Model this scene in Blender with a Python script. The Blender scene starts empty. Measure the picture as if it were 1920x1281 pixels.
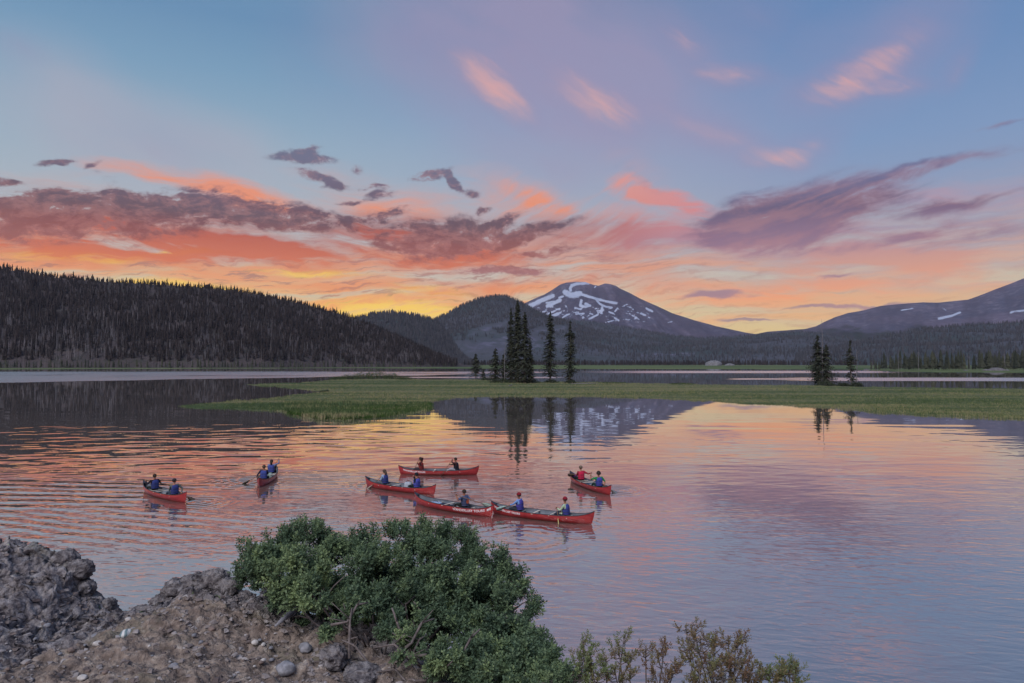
import bpy, math, random
import numpy as np
from mathutils import Vector, Matrix

scene = bpy.context.scene
COL = scene.collection
R = math.radians
PI = math.pi
random.seed(7)
rng = np.random.default_rng(7)

# ------------------------------------------------------------------ camera
FILL_E = 2.4
HAZE = 2.2e-5
CAM_H, FPX, HOR = 7.0, 1280.0, 681.0
PITCH = math.atan((HOR - 640.5) / FPX)
cam_d = bpy.data.cameras.new('camera')
cam = bpy.data.objects.new('camera', cam_d)
COL.objects.link(cam)
cam.location = (0, 0, CAM_H)
cam.rotation_euler = (R(90) + PITCH, 0, 0)
cam_d.sensor_width = 36.0
cam_d.lens = 24.0
cam_d.clip_start = 0.1
cam_d.clip_end = 60000
scene.camera = cam

def ray(px, py):
    """direction (world) through a point of the 1920 px wide photograph, scaled to y = 1"""
    u, v = (px - 960) / FPX, (640.5 - py) / FPX
    c, s = math.cos(PITCH), math.sin(PITCH)
    y, z = c - v * s, s + v * c
    return u / y, z / y
def at(px, py, Y):
    a, b = ray(px, py)
    return Vector((a * Y, Y, CAM_H + b * Y))
def on(px, py, z=0.0):
    a, b = ray(px, py)
    Y = (z - CAM_H) / b
    return Vector((a * Y, Y, z))
def azel(px, py):
    a, b = ray(px, py)
    return math.atan2(a, 1), math.atan2(b, math.hypot(a, 1))
def lin(c):
    return tuple(((x / 255) / 12.92 if x / 255 <= .04045 else ((x / 255 + .055) / 1.055) ** 2.4) for x in c)
def rgba(c): return (*lin(c), 1.0)

# ------------------------------------------------------------------ node helper
class NT:
    def __init__(s, tree): s.t = tree; s.n = tree.nodes; s.l = tree.links
    def put(s, sock, v):
        if isinstance(v, bpy.types.NodeSocket): s.l.new(v, sock)
        elif v is not None: sock.default_value = v
    def node(s, typ, **kw):
        n = s.n.new(typ)
        for k, v in kw.items(): setattr(n, k, v)
        return n
    def math(s, op, a, b=None, c=None, clamp=False):
        n = s.node('ShaderNodeMath', operation=op, use_clamp=clamp)
        s.put(n.inputs[0], a)
        if b is not None: s.put(n.inputs[1], b)
        if c is not None: s.put(n.inputs[2], c)
        return n.outputs[0]
    def add(s, a, b): return s.math('ADD', a, b)
    def mul(s, a, b): return s.math('MULTIPLY', a, b)
    def sub(s, a, b): return s.math('SUBTRACT', a, b)
    def vmath(s, op, a, b=None):
        n = s.node('ShaderNodeVectorMath', operation=op)
        s.put(n.inputs[0], a)
        if b is not None: s.put(n.inputs[1], b)
        return n.outputs[0]
    def smooth(s, v, lo, hi, a=0.0, b=1.0):
        n = s.node('ShaderNodeMapRange', interpolation_type='SMOOTHSTEP')
        s.put(n.inputs[0], v); s.put(n.inputs[1], lo); s.put(n.inputs[2], hi)
        n.inputs[3].default_value = a; n.inputs[4].default_value = b
        return n.outputs[0]
    def linmap(s, v, lo, hi, a=0.0, b=1.0):
        n = s.node('ShaderNodeMapRange')
        s.put(n.inputs[0], v); s.put(n.inputs[1], lo); s.put(n.inputs[2], hi)
        s.put(n.inputs[3], a); s.put(n.inputs[4], b)
        return n.outputs[0]
    def mix(s, f, a, b, mode='MIX'):
        n = s.node('ShaderNodeMix', data_type='RGBA', blend_type=mode)
        s.put(n.inputs[0], f); s.put(n.inputs[6], a); s.put(n.inputs[7], b)
        return n.outputs[2]
    def ramp(s, f, stops, interp='LINEAR'):
        n = s.node('ShaderNodeValToRGB')
        cr = n.color_ramp; cr.interpolation = interp
        while len(cr.elements) < len(stops): cr.elements.new(0.5)
        for e, (p, c) in zip(cr.elements, stops): e.position = p; e.color = c
        s.put(n.inputs[0], f)
        return n.outputs[0]
    def noise(s, vec, scale=1.0, detail=4.0, rough=0.5, dist=0.0, lac=2.0):
        n = s.node('ShaderNodeTexNoise')
        s.put(n.inputs['Vector'], vec)
        n.inputs['Scale'].default_value = scale; n.inputs['Detail'].default_value = detail
        n.inputs['Roughness'].default_value = rough; n.inputs['Distortion'].default_value = dist
        n.inputs['Lacunarity'].default_value = lac
        return n.outputs['Fac'], n.outputs['Color']
    def scale(s, vec, sc, loc=(0, 0, 0), rot=0.0, typ='POINT'):
        if typ == 'POINT' and rot:
            vec = s.scale(vec, (1, 1, 1), (0, 0, 0), 0.0, 'ROT%f' % -rot)
            rot = 0.0
        if typ.startswith('ROT'): rot, typ = float(typ[3:]), 'POINT'
        n = s.node('ShaderNodeMapping', vector_type=typ)
        s.put(n.inputs[0], vec)
        n.inputs['Location'].default_value = loc; n.inputs['Rotation'].default_value = (0, 0, rot)
        n.inputs['Scale'].default_value = sc
        return n.outputs[0]
    def blob(s, vec, c, a, b, rot):
        m = s.scale(vec, (a, b, 1), (c[0], c[1], 0), rot, 'TEXTURE')
        g = s.node('ShaderNodeTexGradient', gradient_type='SPHERICAL')
        s.l.new(m, g.inputs[0])
        return g.outputs['Fac']

# ------------------------------------------------------------------ world: dusk sky with clouds by direction
world = bpy.data.worlds.new('World'); scene.world = world
world.use_nodes = True
W = NT(world.node_tree); W.n.clear()
tc = W.node('ShaderNodeTexCoord')
sep = W.node('ShaderNodeSeparateXYZ'); W.l.new(tc.outputs['Generated'], sep.inputs[0])
az = W.math('ARCTAN2', sep.outputs[0], sep.outputs[1])
el = W.math('ARCSINE', sep.outputs[2])
cmb = W.node('ShaderNodeCombineXYZ'); W.l.new(az, cmb.inputs[0]); W.l.new(el, cmb.inputs[1])
P0 = cmb.outputs[0]

def elp(y, x=960): return azel(x, y)[1]
E0, E1 = -0.02, 0.62
def stops(x, rows):
    out = []
    for y, c in rows:
        e = y if y < 1 and y > 0.45 else elp(y, x)
        out.append(((e - E0) / (E1 - E0), rgba(c)))
    return sorted(out, key=lambda q: q[0])
ef = W.linmap(el, E0, E1)
zen = (86, 112, 158)
left = W.ramp(ef, stops(300, [(665, (252, 172, 40)), (600, (252, 184, 58)), (550, (244, 178, 90)), (500, (222, 174, 126)), (440, (188, 184, 182)), (370, (170, 182, 192)), (250, (147, 173, 192)), (110, (120, 157, 186)), (0, (102, 142, 178))]))
mid = W.ramp(ef, stops(1000, [(665, (240, 180, 96)), (590, (230, 190, 128)), (530, (208, 182, 156)), (450, (178, 178, 184)), (350, (156, 172, 192)), (230, (136, 158, 190)), (90, (124, 142, 178)), (0, (118, 134, 170))]))
right = W.ramp(ef, stops(1650, [(665, (208, 176, 128)), (600, (208, 184, 142)), (540, (196, 172, 152)), (470, (170, 164, 172)), (380, (142, 158, 186)), (260, (124, 152, 190)), (110, (106, 140, 184)), (0, (98, 134, 180))]))
base = W.mix(W.smooth(az, azel(420, 300)[0], azel(1050, 300)[0]), left, mid)
base = W.mix(W.smooth(az, azel(1050, 300)[0], azel(1650, 300)[0]), base, right)
# away from the sunset the horizon turns to dull lavender, overhead to deeper blue
away = W.smooth(W.math('ABSOLUTE', W.add(az, 0.12)), 1.0, 2.4)
anti = W.ramp(ef, [(0.0, rgba((176, 160, 178))), (0.25, rgba((182, 168, 188))), (0.6, rgba((142, 154, 188))), (1.0, rgba((112, 136, 180)))])
base = W.mix(away, base, anti)
base = W.mix(W.smooth(el, 0.5, 1.45), base, rgba(zen))

nv = W.noise(W.scale(P0, (5, 9, 1)), 1.0, 4, 0.55)[1]
warp = W.vmath('SUBTRACT', nv, (0.5, 0.5, 0.5))
wn = W.node('ShaderNodeVectorMath', operation='SCALE'); W.l.new(warp, wn.inputs[0]); wn.inputs[3].default_value = 0.045
P1 = W.vmath('ADD', P0, wn.outputs[0])
nv2 = W.noise(W.scale(P0, (18, 30, 1)), 1.0, 4, 0.6)[1]
warp2 = W.vmath('SUBTRACT', nv2, (0.5, 0.5, 0.5))
wn2 = W.node('ShaderNodeVectorMath', operation='SCALE'); W.l.new(warp2, wn2.inputs[0]); wn2.inputs[3].default_value = 0.022
P2 = W.vmath('ADD', P1, wn2.outputs[0])

def blobs(P, rows):
    acc = None
    for x1, y1, x2, y2, w, k in rows:
        a1, e1 = azel(x1, y1); a2, e2 = azel(x2, y2)
        c = ((a1 + a2) / 2, (e1 + e2) / 2)
        cs = math.cos(c[0])
        L = math.hypot(a2 - a1, e2 - e1) / 2 + w / FPX * cs * 0.8
        b = W.blob(P, c, L * 1.25, w / FPX * cs * 1.7, math.atan2(e2 - e1, a2 - a1))
        acc = W.mul(b, k) if acc is None else W.math('MULTIPLY_ADD', b, k, acc)
    return acc

# streaks near the horizon
sn = W.noise(W.scale(P1, (3.2, 44, 1), rot=0.03), 1.0, 6, 0.58, 0.5)[0]
sn2 = W.noise(W.scale(P2, (7, 60, 1), rot=0.08), 3.0, 5, 0.6, 0.3)[0]
low = W.mul(W.smooth(el, 0.24, 0.12), W.smooth(el, -0.02, 0.03))
warm = W.ramp(ef, stops(700, [(640, (250, 148, 26)), (575, (248, 150, 38)), (530, (244, 144, 52)), (450, (226, 132, 82)), (360, (206, 166, 164))]))
cool = W.ramp(ef, stops(700, [(640, (222, 190, 112)), (575, (210, 192, 146)), (500, (196, 192, 182)), (430, (182, 188, 192)), (330, (166, 180, 194))]))
shade = W.ramp(ef, stops(700, [(640, (172, 112, 52)), (560, (166, 110, 76)), (470, (158, 116, 112)), (330, (150, 144, 166))]))
col = W.mix(W.mul(low, W.smooth(sn, 0.44, 0.62, 0, .9)), base, W.mix(W.smooth(az, 0.1, 0.5, 0.85, 0.4), cool, warm))
col = W.mix(W.mul(low, W.smooth(sn, 0.50, 0.38, 0, 0.9)), col, cool)
col = W.mix(W.mul(W.mul(low, W.smooth(az, .5, -.1, .25, 1)), W.smooth(sn2, 0.50, 0.64, 0, 0.75)), col, shade)
glow = blobs(P1, [(560, 586, 900, 604, 26, 1.0), (120, 538, 480, 552, 16, 1.1), (-300, 520, 100, 530, 16, .8), (0, 470, 260, 492, 9, .9), (250, 486, 420, 474, 6, .8), (460, 508, 700, 520, 6, .6), (700, 540, 900, 560, 10, .5)])
glow = W.mul(glow, W.smooth(sn2, .30, .62, .35, 1.25))
col = W.mix(W.smooth(glow, 0.05, 0.7, 0, 0.95), col, rgba((255, 208, 62)))

# high thin pink cloud
HI = [(872, 118, 1000, 225, 22, 1.8), (860, 30, 1120, 150, 100, .45), (1050, 60, 1330, 240, 90, .3), (700, 20, 900, 120, 70, .4), (1030, 185, 1250, 225, 26, .42), (1250, 205, 1480, 298, 24, .75), (1400, 288, 1500, 297, 14, .9),
      (1480, 292, 1565, 255, 26, .95), (1240, 30, 1330, 105, 26, .8), (1310, 130, 1445, 148, 16, 1.3), (1500, 186, 1650, 118, 36, 1.8),
      (1590, 150, 1760, 20, 44, .9), (1640, 172, 1735, 158, 16, 1.2), (1770, 175, 1812, 85, 18, .7), (1350, 0, 1500, 60, 40, .5), (1050, 150, 1180, 230, 24, .8),
      (0, 80, 70, 115, 26, .4), (150, 250, 420, 290, 50, .5), (560, 60, 700, 140, 70, .3)]
veil = blobs(P1, [(840, 20, 1150, 160, 130, 1.3), (1020, 60, 1420, 270, 100, 1.3), (1540, 160, 1760, 20, 80, 1.0), (680, 20, 900, 100, 90, .7), (100, 230, 520, 310, 70, 1.0), (0, 120, 200, 200, 70, .6), (880, 290, 1200, 340, 60, .7)])
vn_ = W.noise(W.scale(P1, (5, 11, 1), rot=-0.35), 1.0, 6, 0.55, 0.3)[0]
col = W.mix(W.linmap(W.mul(veil, W.math('MULTIPLY_ADD', W.sub(vn_, .5), 2.2, 1.0)), 0, 1.3, 0, .62), col, W.mix(W.smooth(az, -.15, -.3), rgba((158, 148, 178)), rgba((182, 172, 184))))
hs = blobs(P1, HI)
hn = W.noise(W.scale(P1, (3.2, 19, 1), rot=-0.5), 1.0, 7, 0.6, 0.5)[0]
hn2 = W.noise(W.scale(P1, (14, 80, 1), rot=-0.6), 1.0, 5, 0.65, 0.2)[0]
hx = W.mul(hs, W.math('MULTIPLY_ADD', W.add(W.sub(hn, 0.5), W.mul(W.sub(hn2, .5), .4)), 2.5, 0.85))
hi_d = W.linmap(hx, 0.0, 2.2, 0, .85)
hi_bg = W.mul(W.smooth(hn, 0.50, 0.75, 0, 0.35), W.smooth(W.math('ABSOLUTE', az), 0.66, 0.95))
hi_c = W.mix(W.smooth(hi_d, 0.15, 0.60), rgba((150, 138, 172)), rgba((220, 166, 162)))
col = W.mix(W.math('MAXIMUM', hi_d, hi_bg), col, hi_c)

# salmon cloud
SA = [(150, 290, 340, 330, 12, .9), (290, 318, 580, 400, 20, 1.9), (1130, 335, 1230, 362, 15, 1.8), (1200, 355, 1345, 406, 17, 2.2), (1040, 370, 1290, 440, 46, .4), (890, 345, 1085, 430, 36, .9), (930, 350, 1070, 395, 12, .9), (1100, 410, 1350, 440, 26, .8),
      (-40, 440, 470, 452, 38, 2.6), (370, 448, 640, 502, 16, 2.6), (120, 478, 600, 470, 20, 1.0), (640, 460, 1020, 486, 30, 1.8), (600, 430, 900, 420, 50, .7), (600, 400, 800, 400, 50, .4),
      (560, 535, 1000, 548, 12, .9), (1180, 562, 1760, 532, 18, 1.5), (1180, 540, 1320, 530, 14, .8), (1000, 522, 1300, 520, 14, 1.0), (1240, 452, 1920, 468, 34, 1.1), (1500, 486, 1920, 496, 18, 1.0), (1440, 505, 1640, 532, 14, 1.2),
      (1660, 505, 1920, 528, 18, .9), (1050, 440, 1350, 480, 36, .8), (1150, 300, 1250, 350, 30, .4), (0, 340, 300, 340, 30, .3), (540, 330, 700, 340, 30, .3), (1560, 400, 1920, 400, 50, .5), (880, 540, 1060, 530, 12, .9), (1960, 380, 2400, 400, 90, .7), (-500, 420, -60, 440, 60, 1.0)]
ss = blobs(P2, SA)
snn = W.noise(W.scale(P1, (7, 46, 1), rot=-0.06), 1.0, 8, 0.62, 0.5)[0]
snd = W.noise(W.scale(P1, (7, 44, 1), rot=0.5), 1.0, 6, 0.6, 0.4)[0]
snn = W.mix(W.mul(W.smooth(az, -.1, .02), W.smooth(az, .28, .12)), snn, snd)
sx = W.mul(ss, W.math('MULTIPLY_ADD', W.sub(snn, 0.5), 5.2, 0.95))
sa_d = W.linmap(sx, 0.06, 1.5)
sa_c = W.ramp(ef, stops(700, [(620, (242, 146, 40)), (560, (240, 134, 44)), (500, (216, 106, 42)), (450, (188, 82, 40)), (418, (164, 74, 46)), (392, (240, 142, 92)), (310, (224, 158, 142))]))
sa_r = W.ramp(ef, stops(1500, [(620, (222, 172, 132)), (560, (246, 158, 92)), (500, (212, 152, 128)), (440, (180, 138, 152)), (390, (214, 136, 136)), (310, (210, 146, 150))]))
sa_c = W.mix(W.smooth(az, 0.02, 0.30), sa_c, sa_r)
col = W.mix(W.mul(sa_d, 0.95), col, sa_c)

# dark cloud, grey purple with warm undersides
DK = [(-60, 402, 430, 408, 36, 2.7), (20, 374, 150, 374, 18, 2.2), (330, 366, 460, 384, 22, 1.8), (420, 398, 625, 408, 22, 2.0), (190, 386, 330, 380, 16, 1.4), (480, 430, 640, 420, 20, .7),
      (640, 424, 705, 408, 13, 1.7), (690, 448, 960, 430, 24, 2.2), (720, 474, 960, 456, 22, 1.5), (900, 466, 1095, 404, 10, 1.7), (880, 440, 1000, 395, 8, 1.1), (960, 478, 1120, 452, 7, 1.1), (930, 446, 1060, 445, 7, 1.2), (860, 512, 1040, 512, 9, 2.2), (980, 468, 1060, 472, 5, 1.2), (1090, 484, 1180, 474, 6, 1.2),
      (505, 292, 640, 298, 9, 2.0), (545, 316, 640, 338, 7, 1.8), (560, 288, 608, 274, 6, 1.5), (765, 334, 850, 330, 8, 2.2), (840, 336, 852, 362, 9, 2.0), (862, 365, 898, 378, 7, 1.5),
      (665, 340, 745, 352, 4, 1.5), (690, 362, 750, 362, 6, 1.3), (630, 374, 700, 370, 4, 1.3), (670, 312, 690, 312, 5, 1.2), (600, 346, 660, 342, 4, 1.2), (70, 292, 145, 290, 5, 1.8), (-20, 338, 42, 337, 5, 1.9), (700, 408, 770, 396, 8, 1.6), (895, 400, 925, 396, 4, 1.5),
      (160, 300, 190, 296, 4, 1.1), (1390, 408, 1690, 350, 38, 3.4), (1300, 450, 1520, 406, 46, 2.4), (1340, 446, 1600, 436, 30, 1.2), (1650, 338, 1935, 284, 11, 1.8), (1825, 252, 1935, 226, 6, 1.4),
      (1640, 408, 1935, 366, 12, 1.7), (1500, 420, 1640, 400, 10, 1.1), (1540, 456, 1935, 430, 26, 1.7), (1475, 577, 1720, 562, 3.6, 3.0), (1285, 561, 1415, 549, 6.5, 2.6), (1530, 520, 1615, 516, 3, 2.0),
      (1370, 604, 1455, 603, 2.4, 2.2), (1310, 600, 1400, 606, 3.5, 1.4), (1140, 300, 1250, 358, 12, .8), (170, 300, 230, 350, 14, .5),
      (2000, 440, 2500, 420, 50, .9), (-600, 380, -150, 395, 50, 1.1)]
ds = blobs(P2, DK)
dn = W.noise(W.scale(P1, (24, 46, 1), rot=0.1), 1.0, 9, 0.70, 0.25)[0]
dfine = W.noise(W.scale(P1, (70, 120, 1)), 1.0, 5, 0.65, 0.2)[0]
dn = W.math('MULTIPLY_ADD', W.sub(dfine, .5), .45, dn)
dsoft = W.noise(W.scale(P1, (8, 46, 1), rot=0.22), 1.0, 6, 0.55, 0.3)[0]
dn = W.mix(W.smooth(az, .0, .2, 0, .75), dn, dsoft)
dx = W.mul(ds, W.math('MULTIPLY_ADD', W.sub(dn, 0.5), 5.0, 1.0))
dk_d = W.smooth(dx, 0.18, W.smooth(az, 0., .25, 1.25, 1.9))
dk_c = W.ramp(ef, stops(500, [(600, (170, 104, 84)), (520, (160, 100, 96)), (480, (152, 82, 64)), (440, (132, 68, 56)), (408, (94, 64, 70)), (355, (98, 82, 100)), (290, (104, 104, 128))]))
dk_r = W.ramp(ef, stops(1500, [(600, (156, 128, 124)), (560, (158, 120, 126)), (480, (156, 118, 134)), (430, (132, 100, 124)), (385, (94, 80, 110)), (340, (106, 104, 140)), (260, (112, 120, 158))]))
dk_c = W.mix(W.smooth(az, 0.02, 0.3), dk_c, dk_r)
edge = W.mix(W.smooth(dn, 0.42, 0.60), W.mix(0.3, dk_c, rgba((206, 140, 128))), dk_c)
col = W.mix(W.mul(dk_d, 0.94), col, edge)

bg = W.node('ShaderNodeBackground'); W.put(bg.inputs[0], col); W.put(bg.inputs[1], W.smooth(el, 0.20, 0.0, 1.03, 1.22))
wo = W.node('ShaderNodeOutputWorld'); W.l.new(bg.outputs[0], wo.inputs[0])
world.cycles.sampling_method = 'MANUAL'; world.cycles.sample_map_resolution = 512

fill_d = bpy.data.lights.new('fill_light', 'SUN'); fill_d.energy = FILL_E; fill_d.angle = R(42); fill_d.color = (1.0, .95, .95)  # added soft fill from behind the camera, brightens the land after sunset
fill_sun = bpy.data.objects.new('fill_light', fill_d); COL.objects.link(fill_sun)
fill_sun.rotation_euler = Vector((0.35, 0.75, -0.85)).to_track_quat('-Z', 'Y').to_euler()

scene.view_settings.view_transform = 'Standard'
scene.view_settings.look = 'None'
scene.view_settings.exposure = 0.0
scene.view_settings.gamma = 1.0
scene.view_settings.use_curve_mapping = False
scene.cycles.use_denoising = True
scene.cycles.max_bounces = 6
scene.cycles.diffuse_bounces = 3
scene.cycles.glossy_bounces = 3
scene.cycles.transparent_max_bounces = 8
scene.cycles.volume_bounces = 0
scene.cycles.caustics_reflective = False

# ------------------------------------------------------------------ mesh helpers
def tag(o, label=None, cat=None, group=None, kind=None):
    if label: o['label'] = label
    if cat: o['category'] = cat
    if group: o['group'] = group
    if kind: o['kind'] = kind
    return o
def link(o, parent=None):
    COL.objects.link(o)
    if parent is not None: o.parent = parent
    return o
def empty(name, loc=(0, 0, 0), rz=0.0, parent=None):
    o = bpy.data.objects.new(name, None); o.empty_display_size = 0.3
    o.location = loc; o.rotation_euler = (0, 0, rz)
    return link(o, parent)
def mesh(name, V, F, mats, smooth=False, fmat=None, attrs=None):
    V = np.asarray(V, dtype=np.float32).reshape(-1, 3); F = np.asarray(F, dtype=np.int32)
    m = bpy.data.meshes.new(name)
    nf, k = F.shape
    m.vertices.add(len(V)); m.vertices.foreach_set('co', V.ravel())
    m.loops.add(nf * k); m.loops.foreach_set('vertex_index', F.ravel())
    m.polygons.add(nf); m.polygons.foreach_set('loop_start', np.arange(0, nf * k, k, dtype=np.int32))
    if not isinstance(mats, (list, tuple)): mats = [mats]
    for mm in mats: m.materials.append(mm)
    if fmat is not None: m.polygons.foreach_set('material_index', np.asarray(fmat, dtype=np.int32))
    m.polygons.foreach_set('use_smooth', np.full(nf, bool(smooth)))
    for nm, arr in (attrs or {}).items():
        a = m.attributes.new(nm, 'FLOAT', 'POINT'); a.data.foreach_set('value', np.asarray(arr, dtype=np.float32))
    m.update(calc_edges=True); m.validate()
    return m
def obj(name, m, parent=None):
    return link(bpy.data.objects.new(name, m), parent)
class MB:
    """collects pieces (vertices, quads or triangles as quads) of one mesh"""
    def __init__(s): s.v = []; s.f = []; s.n = 0; s.m = []
    def add(s, V, F, mi=0):
        V = np.asarray(V, dtype=float).reshape(-1, 3)
        s.v.append(V)
        for f in F: s.f.append(tuple(i + s.n for i in f)); s.m.append(mi)
        s.n += len(V)
    def build(s, name, mats, parent=None, smooth=True):
        m = bpy.data.meshes.new(name)
        m.from_pydata([tuple(p) for p in np.vstack(s.v)], [], s.f)
        if not isinstance(mats, (list, tuple)): mats = [mats]
        for mm in mats: m.materials.append(mm)
        m.polygons.foreach_set('material_index', s.m)
        m.polygons.foreach_set('use_smooth', [smooth] * len(s.f))
        m.update()
        return obj(name, m, parent)
    def tube(s, pts, rad, seg=6, mi=0, cap=True):
        pts = [Vector(p) for p in pts]
        if not hasattr(rad, '__len__'): rad = [rad] * len(pts)
        V = []; up = Vector((0.13, 0.21, 0.97)).normalized()
        for i, p in enumerate(pts):
            t = (pts[min(i + 1, len(pts) - 1)] - pts[max(i - 1, 0)]).normalized()
            a = t.cross(up)
            if a.length < .05: a = t.cross(Vector((1, 0, 0)))
            a.normalize(); b = t.cross(a)
            for k in range(seg):
                th = 2 * PI * k / seg
                V.append(p + (a * math.cos(th) + b * math.sin(th)) * rad[i])
        F = [(i * seg + k, i * seg + (k + 1) % seg, (i + 1) * seg + (k + 1) % seg, (i + 1) * seg + k) for i in range(len(pts) - 1) for k in range(seg)]
        if cap: F += [tuple(range(seg))[::-1], tuple((len(pts) - 1) * seg + k for k in range(seg))]
        s.add(V, F, mi)
    def box(s, c, d, mi=0, rz=0.0):
        V = [(x * d[0] / 2, y * d[1] / 2, z * d[2] / 2) for z in (-1, 1) for y in (-1, 1) for x in (-1, 1)]
        cz, sz = math.cos(rz), math.sin(rz)
        V = [(c[0] + x * cz - y * sz, c[1] + x * sz + y * cz, c[2] + z) for x, y, z in V]
        s.add(V, [(0, 2, 3, 1), (4, 5, 7, 6), (0, 1, 5, 4), (2, 6, 7, 3), (0, 4, 6, 2), (1, 3, 7, 5)], mi)
    def ball(s, c, r, mi=0, nu=10, nv=7):
        r = r if hasattr(r, '__len__') else (r, r, r)
        V = [(c[0] + r[0] * math.sin(PI * j / nv) * math.cos(2 * PI * i / nu), c[1] + r[1] * math.sin(PI * j / nv) * math.sin(2 * PI * i / nu), c[2] + r[2] * math.cos(PI * j / nv)) for j in range(nv + 1) for i in range(nu)]
        F = [(j * nu + i, (j + 1) * nu + i, (j + 1) * nu + (i + 1) % nu, j * nu + (i + 1) % nu) for j in range(nv) for i in range(nu)]
        s.add(V, F, mi)

# numpy value noise
def _h(ix, iy, iz, seed):
    n = (ix * 374761393 + iy * 668265263 + iz * 2147483647 + seed * 974634777) & 0xffffffff
    n = ((n ^ (n >> 13)) * 1274126177) & 0xffffffff
    n = (n ^ (n >> 16)) & 0xffffffff
    return n.astype(np.float64) / 4294967295.0
def vn(x, y, z=0.0, seed=0):
    x, y, z = np.broadcast_arrays(np.asarray(x, float), np.asarray(y, float), np.asarray(z, float))
    ix, iy, iz = np.floor(x).astype(np.int64), np.floor(y).astype(np.int64), np.floor(z).astype(np.int64)
    fx, fy, fz = x - ix, y - iy, z - iz
    fx, fy, fz = (f * f * f * (f * (f * 6 - 15) + 10) for f in (fx, fy, fz))
    def L(a, b, t): return a + (b - a) * t
    c = [[[_h(ix + i, iy + j, iz + k, seed) for i in (0, 1)] for j in (0, 1)] for k in (0, 1)]
    r = [L(L(c[k][0][0], c[k][0][1], fx), L(c[k][1][0], c[k][1][1], fx), fy) for k in (0, 1)]
    return L(r[0], r[1], fz) * 2 - 1
def fbm(x, y, z=0.0, o=5, seed=0, g=0.5, ridged=False):
    a, s, t = 1.0, 0.0, 0.0
    for i in range(o):
        v = vn(x, y, z, seed + i)
        if ridged: v = 1 - 2 * np.abs(v)
        s = s + a * v; t += a
        x, y, z = np.asarray(x) * 2.03 + 11.3, np.asarray(y) * 2.03 + 5.7, np.asarray(z) * 2.03 + 3.1
        a *= g
    return s / t
def sst(x, a, b):
    t = np.clip((np.asarray(x, float) - a) / (b - a), 0, 1)
    return t * t * (3 - 2 * t)
def grid_faces(nr, nc):
    i = np.arange(nr - 1)[:, None] * nc + np.arange(nc - 1)[None, :]
    i = i.ravel()
    return np.stack([i, i + 1, i + nc + 1, i + nc], 1)

# ------------------------------------------------------------------ materials
def mat(name, build=None, color=None, rough=0.7, spec=0.3, metal=0.0, noise=None):
    m = bpy.data.materials.new(name); m.use_nodes = True
    t = NT(m.node_tree); b = t.n['Principled BSDF']
    b.inputs['Roughness'].default_value = rough
    b.inputs['Specular IOR Level'].default_value = spec
    b.inputs['Metallic'].default_value = metal
    if color is not None:
        if noise:
            g = t.node('ShaderNodeTexCoord').outputs['Object']
            f = t.noise(g, noise[0], 5, 0.6)[0]
            a = tuple(c * (1 - noise[1]) for c in color[:3]); bb = tuple(min(1, c * (1 + noise[1])) for c in color[:3])
            t.put(b.inputs['Base Color'], t.mix(t.smooth(f, .3, .7), (*a, 1), (*bb, 1)))
        else:
            b.inputs['Base Color'].default_value = (*color[:3], 1)
    if build: build(t, b)
    return m
def bump(t, b, h, dist=1.0, strength=1.0):
    n = t.node('ShaderNodeBump'); n.inputs['Strength'].default_value = strength; n.inputs['Distance'].default_value = dist
    t.put(n.inputs['Height'], h); t.l.new(n.outputs[0], b.inputs['Normal'])
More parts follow.
